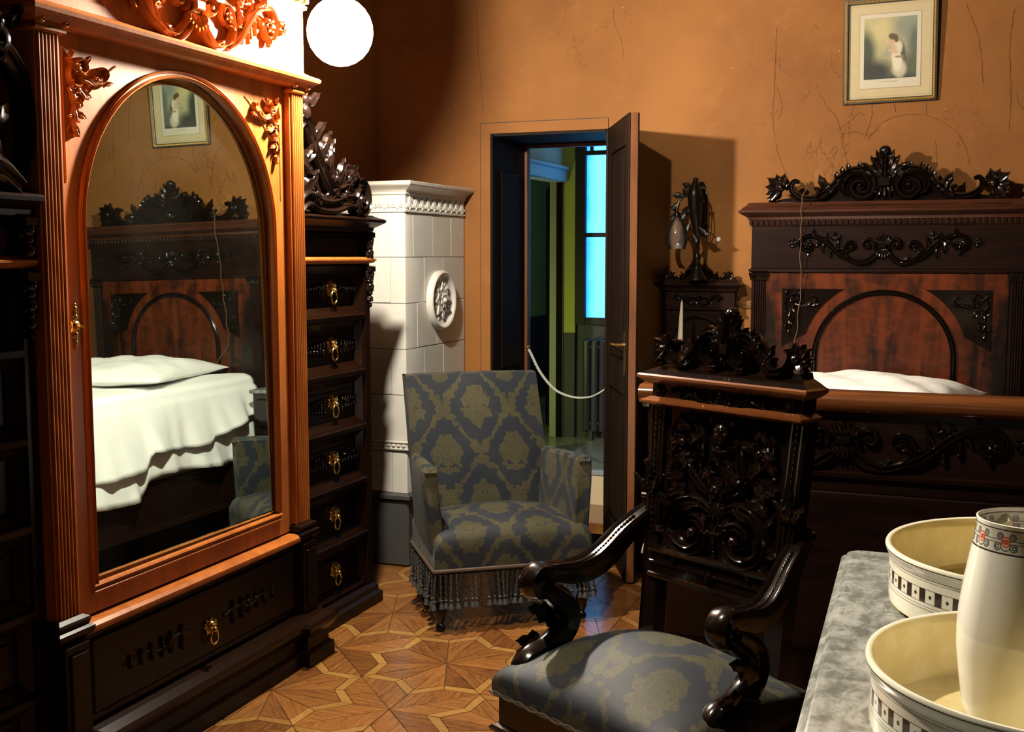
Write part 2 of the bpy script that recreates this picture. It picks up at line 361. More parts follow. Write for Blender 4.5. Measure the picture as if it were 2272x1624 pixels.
# ------------------------------------------------------------------ mesh builder
I4 = Matrix.Identity(4)
class B:
    def __init__(s, M=None): s.v = []; s.f = []; s.uv = {}; s.M = M or I4
    def add(s, p): s.v.append(tuple(s.M @ Vector(p))); return len(s.v)-1
    def face(s, idx, uv=None):
        s.f.append(tuple(idx))
        if uv: s.uv[len(s.f)-1] = uv
    def box(s, x0, x1, y0, y1, z0, z1, c=0.0):
        if x0 > x1: x0, x1 = x1, x0
        if y0 > y1: y0, y1 = y1, y0
        if z0 > z1: z0, z1 = z1, z0
        if c <= 0:
            i = [s.add(p) for p in ((x0,y0,z0),(x1,y0,z0),(x1,y1,z0),(x0,y1,z0),(x0,y0,z1),(x1,y0,z1),(x1,y1,z1),(x0,y1,z1))]
            for q in ((0,3,2,1),(4,5,6,7),(0,1,5,4),(1,2,6,5),(2,3,7,6),(3,0,4,7)): s.face([i[k] for k in q])
            return
        c = min(c, (x1-x0)*.45, (y1-y0)*.45, (z1-z0)*.45)
        s.stack(x0, x1, y0, y1, [(z0, -c), (z0+c, 0), (z1-c, 0), (z1, -c)], cc=c)
    def stack(s, x0, x1, y0, y1, prof, cc=0.0, fix=''):
        """rectangles at heights z offset outwards by d; fix holds sides ('x0','y1'..) that stay put"""
        rings = []
        for z, d in prof:
            a0 = x0-(0 if 'x0' in fix else d); a1 = x1+(0 if 'x1' in fix else d)
            b0 = y0-(0 if 'y0' in fix else d); b1 = y1+(0 if 'y1' in fix else d)
            if cc: ring = [(a0+cc,b0,z),(a1-cc,b0,z),(a1,b0+cc,z),(a1,b1-cc,z),(a1-cc,b1,z),(a0+cc,b1,z),(a0,b1-cc,z),(a0,b0+cc,z)]
            else: ring = [(a0,b0,z),(a1,b0,z),(a1,b1,z),(a0,b1,z)]
            rings.append([s.add(p) for p in ring])
        s.skin(rings)
    def skin(s, rings, cap=True, close=True):
        n = len(rings[0])
        for a, b in zip(rings, rings[1:]):
            for k in range(n if close else n-1):
                s.face((a[k], a[(k+1) % n], b[(k+1) % n], b[k]))
        if cap: s.face(rings[0][::-1]); s.face(rings[-1])
    def prism(s, poly, y0, y1, c=0.0):
        """poly in (x, z), extruded along y"""
        r = [[s.add((x, y, z)) for x, z in poly] for y in (y0, y1)]
        s.skin(r)
    def lathe(s, prof, n=20, cx=0, cy=0, cz=0, ex=1, ey=1, cap=True):
        rings = [[s.add((cx+r*ex*cos(2*PI*k/n), cy+r*ey*sin(2*PI*k/n), cz+z)) for k in range(n)] for r, z in prof]
        s.skin(rings, cap)
    def tube(s, pts, rad, n=8, cap=True, flat=1.0):
        pts = [Vector(p) for p in pts]; N = len(pts)
        if not hasattr(rad, '__len__'): rad = [rad]*N
        up = None; rings = []
        for i, p in enumerate(pts):
            t = (pts[min(i+1, N-1)]-pts[max(i-1, 0)])
            t = t.normalized() if t.length > 1e-9 else Vector((0, 0, 1))
            if up is None:
                up = t.orthogonal().normalized()
            up = (up - t*up.dot(t)); up = up.normalized() if up.length > 1e-6 else t.orthogonal().normalized()
            sd = t.cross(up)
            rings.append([s.add(p+(up*cos(2*PI*k/n)+sd*sin(2*PI*k/n)*flat)*rad[i]) for k in range(n)])
        s.skin(rings, cap)
    def torus(s, c, R, r, axis='Y', n=20, m=7, a0=0, a1=2*PI, ez=1.0):
        pts = []
        full = abs(a1-a0-2*PI) < 1e-6
        rings = []
        for i in range(n if full else n+1):
            a = a0+(a1-a0)*i/n
            ring = []
            for k in range(m):
                q = 2*PI*k/m; rr = R+r*cos(q); h = r*sin(q)
                u, v = rr*cos(a), rr*sin(a)*ez
                p = {'Y': (u, h, v), 'X': (h, u, v), 'Z': (u, v, h)}[axis]
                ring.append(s.add((c[0]+p[0], c[1]+p[1], c[2]+p[2])))
            rings.append(ring)
        if full: rings.append(rings[0])
        s.skin(rings, cap=not full)
    def ball(s, c, r, nu=10, nv=6, sx=1, sy=1, sz=1):
        rings = []
        for j in range(1, nv):
            a = PI*j/nv
            rings.append([s.add((c[0]+r*sx*sin(a)*cos(2*PI*k/nu), c[1]+r*sy*sin(a)*sin(2*PI*k/nu), c[2]-r*sz*cos(a))) for k in range(nu)])
        s.skin(rings, cap=False)
        b = s.add((c[0], c[1], c[2]-r*sz)); t = s.add((c[0], c[1], c[2]+r*sz))
        for k in range(nu):
            s.face((b, rings[0][(k+1) % nu], rings[0][k])); s.face((t, rings[-1][k], rings[-1][(k+1) % nu]))
    def grid(s, fn, us, vs, uvfn=None):
        idx = [[s.add(fn(u, v)) for v in vs] for u in us]
        for i in range(len(us)-1):
            for j in range(len(vs)-1):
                q = ((i, j), (i+1, j), (i+1, j+1), (i, j+1))
                s.face([idx[a][b] for a, b in q], [uvfn(us[a], vs[b]) for a, b in q] if uvfn else None)
        return idx
    # ---- carving in a panel frame: u right, v up, w out of the panel (set by self.M)
    def ribbon(s, pts, rad, w0=0.0, d=.01, groove=True, two=False):
        N = len(pts)
        if not hasattr(rad, '__len__'): rad = [rad]*N
        if groove: pr = [(1, 0), (.92, .7), (.55, 1.0), (.18, .55), (-.18, .55), (-.55, 1.0), (-.92, .7), (-1, 0)]
        else: pr = [(1, 0), (.75, .7), (0, 1), (-.75, .7), (-1, 0)]
        if two: pr = pr + [(-.6, -.8), (.6, -.8)]
        rm = max(rad); rings = []
        for i, (x, y) in enumerate(pts):
            a = pts[max(i-1, 0)]; b = pts[min(i+1, N-1)]
            tx, ty = b[0]-a[0], b[1]-a[1]; L = math.hypot(tx, ty) or 1
            nx, ny = -ty/L, tx/L
            k = (rad[i]/rm)**.5
            rings.append([s.add((x+nx*q*rad[i], y+ny*q*rad[i], w0+h*d*k)) for q, h in pr])
        s.skin(rings)
    def leaf(s, x, y, ang, L, Wd, w0=0.0, h=.008, curl=0.0, lobes=3, n=9, lift=0.0, back=.3):
        th = ang; px, py = x, y; top = []; rings = []
        for i in range(n+1):
            t = i/n
            wd = Wd*(sin(PI*min(1, (t*.92+.08))**.8))*(1+.30*cos(2*PI*lobes*t+PI)) if 0 < t < 1 else Wd*.12
            if t >= 1: wd = Wd*.02
            nx, ny = -sin(th), cos(th)
            rz = w0+h*(.45+.55*sin(PI*t))+lift*t*t; ez = w0+h*.12+lift*t*t
            rings.append([s.add((px+nx*wd*q, py+ny*wd*q, z)) for q, z in ((1, ez), (.55, ez+(rz-ez)*.75), (0, ez+(rz-ez)*.55 if .1 < t < .8 else rz), (-.55, ez+(rz-ez)*.75), (-1, ez), (0, ez-h*back))])
            th = ang+curl*t; px += cos(th)*L/n; py += sin(th)*L/n
        s.skin(rings)
    def fan(s, x, y, a0, a1, n, L, Wd, w0=0, h=.008, lift=0.0, mid=1.25, lobes=2):
        for k in range(n):
            t = k/(n-1) if n > 1 else .5
            s.leaf(x, y, a0+(a1-a0)*t, L*(1+(mid-1)*sin(PI*t)), Wd, w0+h*.3*sin(PI*t), h, 0, lobes, 6, lift)
    def rosette(s, x, y, r, w0=0, h=.008, n=6, ctr=.3, a=0.0):
        for k in range(n): s.leaf(x, y, a+2*PI*k/n, r, r*.32, w0, h, 0, 1, 5)
        s.ball((x, y, w0+h*.7), r*ctr, 7, 4)
def cr(P, n=6):
    out = []
    P = [P[0]]+list(P)+[P[-1]]
    for i in range(1, len(P)-2):
        for k in range(n):
            t = k/n; a, b, c, d = P[i-1:i+3]
            out.append(tuple(.5*((2*b[j])+(-a[j]+c[j])*t+(2*a[j]-5*b[j]+4*c[j]-d[j])*t*t+(-a[j]+3*b[j]-3*c[j]+d[j])*t**3) for j in range(len(b))))
    out.append(tuple(P[-2])); return out
def lin(a, b, n): return [a+(b-a)*i/(n-1) for i in range(n)]
def taper(n, *v):
    out = []
    for i in range(n):
        t = i/(n-1)*(len(v)-1); k = min(int(t), len(v)-2); out.append(v[k]+(v[k+1]-v[k])*(t-k))
    return out
def spiral(cx, cy, r0, r1, a0, turns, n=22):
    return [(cx+(r0+(r1-r0)*i/n)*cos(a0+2*PI*turns*i/n), cy+(r0+(r1-r0)*i/n)*sin(a0+2*PI*turns*i/n)) for i in range(n+1)]

def build(b, name, mat, parent=None, smooth=40, uv=False, kind=None, label=None, recalc=True):
    me = bpy.data.meshes.new(name)
    me.from_pydata(b.v, [], b.f)
    if uv:
        lay = me.uv_layers.new(name='UVMap')
        for p in me.polygons:
            given = b.uv.get(p.index)
            ax = max(range(3), key=lambda k: abs(p.normal[k]))
            for j, li in enumerate(p.loop_indices):
                if given: lay.data[li].uv = given[j]
                else:
                    c = me.vertices[me.loops[li].vertex_index].co
                    lay.data[li].uv = (c[1], c[2]) if ax == 0 else (c[0], c[2]) if ax == 1 else (c[0], c[1])
    if recalc:
        bm = bmesh.new(); bm.from_mesh(me); bmesh.ops.recalc_face_normals(bm, faces=bm.faces); bm.to_mesh(me); bm.free()
    me.materials.append(MAT[mat] if isinstance(mat, str) else mat)
    if smooth:
        me.shade_smooth(); me.set_sharp_from_angle(angle=math.radians(smooth))
    o = bpy.data.objects.new(name, me); COL.objects.link(o)
    if parent: o.parent = parent
    if kind: o['kind'] = kind
    if label: o['label'] = label
    return o
def dupe(o, parent, loc=None, rz=None, name=None):
    c = o.copy(); COL.objects.link(c); c.parent = parent
    if loc is not None: c.location = loc
    if rz is not None: c.rotation_euler = (0, 0, rz)
    return c
def thing(name, label, cat, loc=(0, 0, 0), rz=0.0, group=None, kind=None):
    o = bpy.data.objects.new(name, None); COL.objects.link(o); o.location = loc; o.rotation_euler = (0, 0, rz)
    o.empty_display_size = .1
    if kind: o['kind'] = kind
    if label: o['label'] = label
    if cat: o['category'] = cat
    if group: o['group'] = group
    return o
def tag(o, label, cat, group=None):
    o['label'] = label; o['category'] = cat
    if group: o['group'] = group
    return o
def frame_back(ox, oy, oz, s=1):      # panel facing -Y: u=+X, v=+Z, w=-Y
    return Matrix(((s, 0, 0, ox), (0, 0, -1, oy), (0, 1, 0, oz), (0, 0, 0, 1)))
def frame_side(ox, oy, oz, s=1):      # panel facing +X: u=+Y, v=+Z, w=+X
    return Matrix(((0, 0, 1, ox), (s, 0, 0, oy), (0, 1, 0, oz), (0, 0, 0, 1)))

# ---- ornament compositions, both halves -------------------------------------------------
def crest(b, hw, H, d, two=True, base=True):
    """scrolled cresting: hw half width, H height; origin at the middle of its foot"""
    sx, sy = hw/965.0, H/450.0
    P = lambda x, y, m: (m*(x-1170)*sx, (515-y)*sy)
    q = (sx+sy)/2
    for m in (1, -1):
        S1 = cr([P(x, y, m) for x, y in ((478,345),(440,330),(412,372),(430,430),(510,482),(610,488),(700,445),(770,380),(845,300),(945,255),(1040,285),(1085,370),(1050,455),(965,475),(903,415),(920,350),(985,338),(1008,385),(970,405))], 4)
        b.ribbon(S1, taper(len(S1), 18*q, 26*q, 36*q, 40*q, 42*q, 40*q, 35*q, 28*q, 14*q), .0, d, True, two)
        b.ball((*P(975, 378, m), d*.6), 17*q, 8, 5)
        # acanthus wrapped over the arm, tips up
        for x, y, a, L, w_ in ((760,440,PI*.80,185,36),(800,360,PI*.62,95,26),(850,310,PI*.66,90,24),(900,275,PI*.68,85,22),(980,262,PI*.62,75,22)):
            ang = a if m > 0 else PI-a
            b.leaf(*P(x, y, m), ang, L*1.1*q, w_*1.35*q, d*.2, d*.8, -.7*m, 2, 7)
        T = cr([P(x, y, m) for x, y in ((985,275),(900,285),(840,330),(830,390),(850,430),(888,450))], 4)
        b.ribbon(T, taper(len(T), 10*q, 28*q, 32*q, 26*q, 18*q), d*.2, d*.8, True, False)
        T = cr([P(x, y, m) for x, y in ((620,480),(650,425),(620,400),(600,395))], 4)
        b.ribbon(T, taper(len(T), 30*q, 24*q, 8*q), d*.2, d*.7, False, two)
        # end flower
        cx, cy = P(330, 385, m)
        for k, (a, L) in enumerate(((PI*.98,118),(PI*.80,125),(PI*.62,105),(PI*.42,105),(PI*1.13,120),(PI*1.28,135),(PI*.2,60))):
            ang = a if m > 0 else PI-a
            b.leaf(cx, cy, ang, L*1.22*q, 44*q, d*.15*(k % 2), d*.9, 0, 1, 6, d*.2)
        b.ball((cx, cy, d*.7), 40*q, 9, 5)
        b.leaf(*P(300, 480, m), (PI*.98 if m > 0 else PI*.02), 100*q, 30*q, 0, d*.7, 0, 1, 6)
    # middle bracket, fan above, anthemion below
    b.stack(-52*sx, 52*sx, (515-395)*sy, (515-315)*sy, [(0, 0), (d*.9, 0), (d*1.15, -8*q)])
    for k in range(-2, 3): b.leaf(k*22*sx, (515-390)*sy, -PI/2+k*.33, (115-12*abs(k))*sy, 20*q, d*.3, d*.7, 0, 1, 6)
    b.ribbon([(0, (515-y)*sy) for y in lin(318, 110, 8)], taper(8, 30*q, 26*q, 22*q, 34*q), d*.1, d*1.1, True, two)
    for m in (1, -1):
        for x, y, a, L, w_ in ((1140,310,.60,200,42),(1125,315,.72,190,40),(1110,318,.84,150,36),(1150,300,.53,225,40)):
            ang = PI*a if m > 0 else PI*(1-a)
            b.leaf(*P(x, y, m), ang, L*sy, w_*q, d*.15, d*.9, .35*m, 3, 9, d*.25)
    b.ball((0, (515-95)*sy, d*.3), 46*sy, 10, 7, sx=1.1)
    b.fan(0, (515-190)*sy, PI*.86, PI*.14, 6, 95*sy, 22*q, d*.2, d*.7, d*.2, 1.1, 1)
def crest_base(hw, H, y0, y1, prof=None):
    """low board behind the cresting, stepped outline (x, z) extruded in y"""
    sx, sy = hw/965.0, H/450.0
    L = [(250,515),(300,490),(430,470),(620,500),(740,440),(850,330),(960,280),(1080,290),(1120,330)]
    pts = [((x-1170)*sx, (515-y)*sy) for x, y in L]
    pts = pts+[(-x, z) for x, z in reversed(pts)]
    b = B(); b.prism(pts, y0, y1); return b
def frieze(b, hw, hh, d, dense=True):
    sx, sy = hw/740.0, hh/130.0
    P = lambda x, y, m: (m*(x-1145)*sx, (850-y)*sy)
    q = min(sx, sy)
    for m in (1, -1):
        c = spiral(*P(1035, 835, m), 62*q, 8*q, (PI*1.75 if m > 0 else PI*1.25), 1.35*(1 if m > 0 else -1), 22)
        b.ribbon(c, taper(len(c), 13*q, 17*q, 14*q, 9*q), 0, d, False)
        b.ball((*P(1030, 835, m), d*.7), 12*q, 7, 4)
        T = cr([P(x, y, m) for x, y in ((1125,880),(1085,930),(1000,985),(900,965),(850,900),(865,825),(910,808),(935,850),(905,880))], 5)
        b.ribbon(T, taper(len(T), 26*q, 30*q, 23*q, 18*q, 15*q, 12*q, 9*q), 0, d, True)
        T = cr([P(x, y, m) for x, y in ((930,975),(830,935),(740,850),(660,785),(560,755),(490,800),(505,870),(570,880),(590,835),(555,820))], 5)
        b.ribbon(T, taper(len(T), 17*q, 25*q, 22*q, 18*q, 15*q, 12*q, 9*q), 0, d, True)
        for x, y, a, L, w_, cu in ((800,905,.60,120,22,-.8),(770,880,.45,110,20,-.6),(745,860,1.35,90,20,.8),(700,815,.58,90,20,-.8),(680,800,1.4,110,22,.6),(655,800,1.2,70,18,.6),(905,870,1.1,70,16,.5),
                                (1010,980,.9,90,16,-.5),(600,770,.62,80,18,-.8),(555,870,1.45,60,16,.4),(850,880,.9,60,14,.6),(770,790,.5,70,22,.4),(770,790,.2,60,18,.3),(770,790,.8,60,18,.3)):
            ang = PI*a if m > 0 else PI*(1-a)
            b.leaf(*P(x, y, m), ang, L*q, w_*q, d*.1, d*.9, cu*m, 2, 7, d*.2)
        b.rosette(*P(545, 830, m), 44*q, d*.1, d, 6, .3)
        b.rosette(*P(425, 820, m), 42*q, 0, d, 6, .3, .3)
        b.rosette(*P(900, 850, m), 30*q, d*.1, d, 5, .3)
    b.stack(-34*sx, 34*sx, -15*sy, 22*sy, [(0, 0), (d*1.1, 0), (d*1.3, -6*q)])
    for k in range(-3, 4):
        b.leaf(k*10*sx, 20*sy, PI/2-k*.24, (95-8*abs(k))*sy, 17*q, d*.2, d, -.5*k*.3, 1, 7, d*.3)
        b.leaf(k*9*sx, -12*sy, -PI/2+k*.2, (95-9*abs(k))*sy, 15*q, d*.2, d, 0, 1, 7, d*.3)
def spandrel(b, m, L, d):
    """carved corner spray: origin in the outer upper corner; m=+1 grows to +u"""
    A = lambda a: a if m > 0 else PI-a
    X = lambda x, y: (m*x*L, -y*L)
    for pts, r in ((((.04,.10),(.16,.22),(.30,.30),(.42,.22),(.36,.10),(.24,.14),(.26,.24)), .035),
                   (((.12,.18),(.05,.36),(.14,.50),(.28,.46),(.30,.34),(.20,.32)), .034),
                   (((.30,.30),(.52,.42),(.74,.38),(.86,.26),(.80,.16),(.70,.20)), .03),
                   (((.12,.42),(.10,.64),(.18,.80),(.28,.78),(.26,.68)), .03),
                   (((.16,.76),(.10,.96),(.14,1.12),(.20,1.18)), .028)):
        c = cr([X(*p) for p in pts], 5)
        b.ribbon(c, taper(len(c), r*L*.6, r*L, r*L*.8, r*L*.45), 0, d, False)
    for x, y, a, ln, w_ in ((.30,.32,-.6,.30,.07),(.42,.40,-.2,.24,.06),(.55,.42,.3,.22,.055),(.72,.38,-.1,.24,.055),(.25,.48,-1.1,.26,.07),(.18,.60,-2.0,.2,.06),(.30,.55,-.7,.2,.055),
                          (.16,.80,-1.6,.24,.06),(.2,.86,-.8,.18,.05),(.14,1.05,-1.5,.2,.05),(.06,.12,1.0,.16,.04),(.36,.16,.6,.18,.05),(.12,.62,2.4,.14,.05),(.1,.98,2.6,.12,.04)):
        b.leaf(*X(x, y), A(a), ln*L, w_*L, d*.15, d*.9, .5*m, 2, 7, d*.25)
    for x, y, r in ((.22,.24,.09),(.20,.55,.085),(.62,.36,.06),(.2,.78,.06),(.15,1.2,.045)): b.rosette(*X(x, y), r*L, d*.1, d, 6, .35)
def garland(b, hw, hh, d, sides=(1, -1)):
    for m in sides:
        c = cr([(m*hw*.22, 0), (m*hw*.40, hh*.35), (m*hw*.58, -hh*.2), (m*hw*.76, hh*.25), (m*hw, 0)], 5)
        b.ribbon(c, taper(len(c), hh*.16, hh*.13, hh*.06), 0, d*.6, False)
        for k, t in enumerate((.32, .45, .56, .68, .8, .92)):
            for sg in (1, -1):
                b.leaf(m*hw*t, 0, (PI/2*sg*.75 if m > 0 else PI-PI/2*sg*.75), hh*(1.05-.1*k), hh*.22, d*.1, d, .6*sg*m, 2, 6, d*.2)
        b.rosette(m*hw*.5, 0, hh*.55, d*.1, d, 5, .35)

# ================================================================== SETTING
b = B(); b.box(-2.96, 2.6, -.4, 5.5, -.06, -.006)
floor = build(b, 'floor', 'subfloor', smooth=0, kind='structure', label='parquet floor of star patterned pieces with pale strips')
def parquet():
    D, rt, ri, gt, gi = .459, .325, .252, .275, .218
    pol = lambda r, a: (r*cos(a), r*sin(a))
    a8 = PI/8
    shapes = {   # polygons around direction 0, m = side of the mirror axis
        'kite': ([(.002, 0), pol(gt, 0), pol(gi, a8)], 'parquet'),
        'strip': ([pol(gt, 0), pol(rt, 0), pol(ri, a8), pol(gi, a8)], 'parquet_light'),
        'fill': ([pol(rt, 0), pol(D, 0), pol(rt, PI/4), pol(ri, a8)], 'parquet')}
    meshes = {}
    for nm, (poly, mt) in shapes.items():
        for m in (1, -1):
            P = [(x, y*m) for x, y in poly]
            if m < 0: P = P[::-1]
            cx = sum(p[0] for p in P)/len(P); cy = sum(p[1] for p in P)/len(P)
            out = []
            n = len(P)
            for i in range(n):      # inset every edge by a hair for the joint
                a, c_, d = Vector(P[i-1]), Vector(P[i]), Vector(P[(i+1) % n])
                e1 = (c_-a).normalized(); e2 = (d-c_).normalized()
                n1 = Vector((-e1.y, e1.x)); n2 = Vector((-e2.y, e2.x))
                bis = (n1+n2); bis = bis/max(.35, bis.length_squared/2)*1.0
                q = c_+bis*.0015; out.append((q.x, q.y))
            meshes[nm, m] = (out, mt)
    tiles = []
    for i in range(-6, 7):
        for j in range(-6, 7):
            x = -1.69+.459*(i+j); y = 3.69+.459*(i-j)
            if -2.75 < x < 1.2 and 1.2 < y < 5.6: tiles.append((x, y))
    pieces = []
    for cx, cy in tiles:
        for k in range(8):
            for nm in ('kite', 'strip', 'fill'):
                if nm == 'fill' and k % 2: continue
                for m in (1, -1):
                    a = k*PI/4; poly = meshes[nm, m][0]
                    mx = sum(p[0] for p in poly)/len(poly); my = sum(p[1] for p in poly)/len(poly)
                    wx, wy = cx+mx*cos(a)-my*sin(a), cy+mx*sin(a)+my*cos(a)
                    if -2.9 < wx < 1.2 and .9 < wy < 5.47: pieces.append((nm, m, cx, cy, a, wx, wy))
    def rank(p):     # open floor between wardrobe, armchair and carved chair first
        return math.hypot((p[5]+1.62)*1.0, (p[6]-3.45)*.8)
    pieces.sort(key=rank)
    me = {}
    rest = {'parquet': B(), 'parquet_light': B()}
    for i, (nm, m, cx, cy, a, wx, wy) in enumerate(pieces):
        poly, mt = meshes[nm, m]
        z = random.uniform(-.0012, .0)
        if i < 300:
            if (nm, m) not in me:
                q = B(); q.skin([[q.add((x, y, zz)) for x, y in poly] for zz in (-.010, -.0006)]+[[q.add((x*.998+.0003, y*.998, 0)) for x, y in poly]])
                o = build(q, 'parquet_piece', mt, floor, smooth=0); me[nm, m] = o; o.location = (cx, cy, z); o.rotation_euler = (0, 0, a)
            else:
                o = dupe(me[nm, m], floor, (cx, cy, z), a)
        else:
            q = rest[mt]
            R = Matrix.Translation((cx, cy, z)) @ Matrix.Rotation(a, 4, 'Z'); q.M = R
            q.skin([[q.add((x, y, zz)) for x, y in poly] for zz in (-.010, 0)])
    for k, q in rest.items(): build(q, 'far_parquet', k, floor, smooth=0, kind='stuff')
parquet()

DX0, DX1, DZ = -2.250, -1.616, 2.134
b = B()
b.box(-2.96, DX0, 5.5, 6.0, -.06, 3.6); b.box(DX1, 2.6, 5.5, 6.0, -.06, 3.6); b.box(DX0, DX1, 5.5, 6.0, DZ, 3.6)
wall_back = build(b, 'wall_back', 'plaster', smooth=0, kind='structure', label='cracked ochre plaster wall behind the bed')
CRACKS = [
    [(-0.800, 2.572), (-0.800, 2.448), (-0.803, 2.302), (-0.808, 2.177), (-0.802, 2.093), (-0.783, 1.998), (-0.761, 1.934), (-0.735, 1.884)],
    [(-0.603, 2.261), (-0.567, 2.203), (-0.517, 2.139), (-0.491, 2.060), (-0.481, 1.998), (-0.468, 1.952), (-0.462, 1.898)],
    [(-0.376, 2.035), (-0.348, 2.075), (-0.300, 2.118), (-0.213, 2.140), (-0.116, 2.132), (-0.024, 2.082), (0.031, 2.016), (0.056, 1.950), (0.065, 1.904)],
    [(0.223, 2.576), (0.211, 2.480), (0.210, 2.365), (0.221, 2.228), (0.222, 2.052)],
    [(0.245, 2.217), (0.258, 2.168), (0.277, 2.138)],
    [(-0.363, 2.194), (-0.358, 2.147), (-0.372, 2.096), (-0.390, 2.046)],
    [(-0.128, 2.202), (-0.124, 2.134)],
    [(-0.269, 2.193), (-0.252, 2.152)],
    [(0.027, 2.610), (0.057, 2.530), (0.085, 2.441), (0.097, 2.352), (0.108, 2.263)],
    [(-2.327, 2.772), (-2.322, 2.635), (-2.317, 2.521), (-2.303, 2.383), (-2.298, 2.217)],
    [(-0.503, 2.085), (-0.468, 2.117), (-0.439, 2.136), (-0.419, 2.160), (-0.393, 2.146)],
    [(-0.491, 2.060), (-0.437, 2.074), (-0.377, 2.056), (-0.328, 2.084)],
    [(-0.084, 2.024), (-0.076, 1.954), (-0.070, 1.893)],
    [(-1.598, 2.716), (-1.583, 2.628), (-1.550, 2.550), (-1.540, 2.473)],
    [(-0.796, 2.302), (-0.767, 2.217), (-0.780, 2.151)],
]
for path in CRACKS:
    P = cr(path, 5)
    P = [(x+random.uniform(-.0035, .0035), 5.4998, z+random.uniform(-.002, .002)) for x, z in P]
    b = B(); b.tube(P, [random.uniform(.0006, .0016) for _ in P], 4); build(b, 'plaster_crack', 'crack', wall_back, 0)
b = B(); b.box(-2.96, -2.9, -.4, 5.5, -.06, 3.6)
build(b, 'wall_left', 'plaster', smooth=0, kind='structure', label='ochre plaster wall behind the wardrobe')
b = B(); b.box(-2.96, 2.6, -.4, 6.0, 3.6, 3.66)
build(b, 'ceiling', 'ceiling', smooth=0, kind='structure', label='high plain ceiling')
# flush plastered casing round the doorway with a gap line
b = B()
b.box(-2.305, DX0, 5.493, 5.502, 0, DZ); b.box(-2.305, DX1-.0, 5.493, 5.502, DZ, 2.187)
build(b, 'trim_1', 'plaster', smooth=0, kind='structure', label='ochre painted flat casing of the doorway')
b = B()
b.box(-2.309, -2.305, 5.496, 5.503, 0, 2.187); b.box(-2.309, DX1, 5.496, 5.503, 2.187, 2.191)
build(b, 'trim_2', 'black', smooth=0, kind='structure', label='dark gap line around the door casing')
# door lining inside the wall thickness
b = B()
b.box(DX0, DX0+.014, 5.49, 6.0, 0, DZ); b.box(DX1-.014, DX1, 5.51, 6.0, 0, DZ); b.box(DX0+.014, DX1-.014, 5.50, 6.0, DZ-.014, DZ)
b.box(DX0+.014, DX0+.022, 5.60, 5.90, .9, 1.95, .004); b.box(DX0+.014, DX0+.022, 5.60, 5.90, .15, .8, .004)
build(b, 'trim_3', 'door', smooth=0, kind='structure', label='dark wooden lining of the doorway')
b = B(); b.box(DX0+.014, DX0+.034, 5.955, 6.0, 0, DZ-.014, .004); b.box(DX0+.014, DX1-.014, 5.955, 6.0, DZ-.034, DZ-.014, .004)
build(b, 'trim_4', 'door_edge', smooth=0, kind='structure', label='worn brown bead at the far edge of the doorway')

# ------------------------------------------------------------------ open door leaf
t = thing('door_1', 'dark panelled door leaf standing open into the room with a worn brown edge', None, (DX1+.020, 5.5+.009, 0), math.atan2(4.905-5.5, -1.344+1.616), kind='structure')
LW = .654      # local +x runs from hinge to free edge, left face is y<0 side
b = B(); th = .032
b.box(0, LW-.004, -th/2, th/2, .008, 2.134, .003)
build(b, 'door_core', 'door', t, 0)
b = B(); b.box(LW-.004, LW, -th/2, th/2, .008, 2.134)
build(b, 'door_edge', 'door_edge', t, 0, label='worn brown free edge of the door')
for y0, y1 in ((-th/2-.008, -th/2), (th/2, th/2+.008)):
    for x0, x1, z0, z1 in ((0, .10, .008, 2.134), (LW-.10, LW-.002, .008, 2.134)):
        b = B(); b.box(x0, x1, y0, y1, z0, z1, .004); build(b, 'stile', 'door', t, 0)
    for z0, z1 in ((.008, .22), (.86, 1.02), (2.0, 2.134)):
        b = B(); b.box(.10, LW-.10, y0, y1, z0, z1, .004); build(b, 'rail', 'door', t, 0)
    for z0, z1 in ((.26, .82), (1.06, 1.96)):
        b = B(); ym = (y0+y1)/2
        b.box(.14, LW-.14, ym-.003, ym+.003, z0, z1, .002); build(b, 'raised_panel', 'door', t, 0)
for sg in (-1,):
    b = B(); y0 = sg*(th/2+.008)
    b.box(LW-.075, LW-.035, min(y0, y0+sg*.005), max(y0, y0+sg*.005), .96, 1.16, .002)
    hp = build(b, 'lock_plate', 'brass', t, 0)
    b = B(); b.tube([(LW-.055, y0, 1.10), (LW-.055, y0+sg*.045, 1.10), (LW-.065, y0+sg*.052, 1.10), (LW-.15, y0+sg*.052, 1.098)], [.009, .008, .009, .007], 8)
    build(b, 'lever_handle', 'brass', hp)

# ------------------------------------------------------------------ hallway behind the doorway
HF = .209
b = B(); b.box(-3.4, -.9, 6.47, 9.2, .10, HF)
build(b, 'floor_hallway', 'hall_floor', smooth=0, kind='structure', label='raised stone floor of the hallway')
b = B(); b.box(-2.6, -.9, 6.452, 6.50, HF-.030, HF+.001, .006)
build(b, 'trim_5', 'casing_blue_lit', smooth=0, kind='structure', label='nosing of the step up to the hallway')
b = B(); b.box(-2.6, -.9, 6.462, 6.47, -.05, HF-.030)
build(b, 'trim_6', 'riser', smooth=0, kind='structure', label='cream painted step riser')
b = B(); b.box(-2.6, -.9, 6.0, 6.465, -.06, 0.0)
build(b, 'floor_passage', 'parquet', smooth=0, kind='structure', label='short wooden passage floor in front of the step')
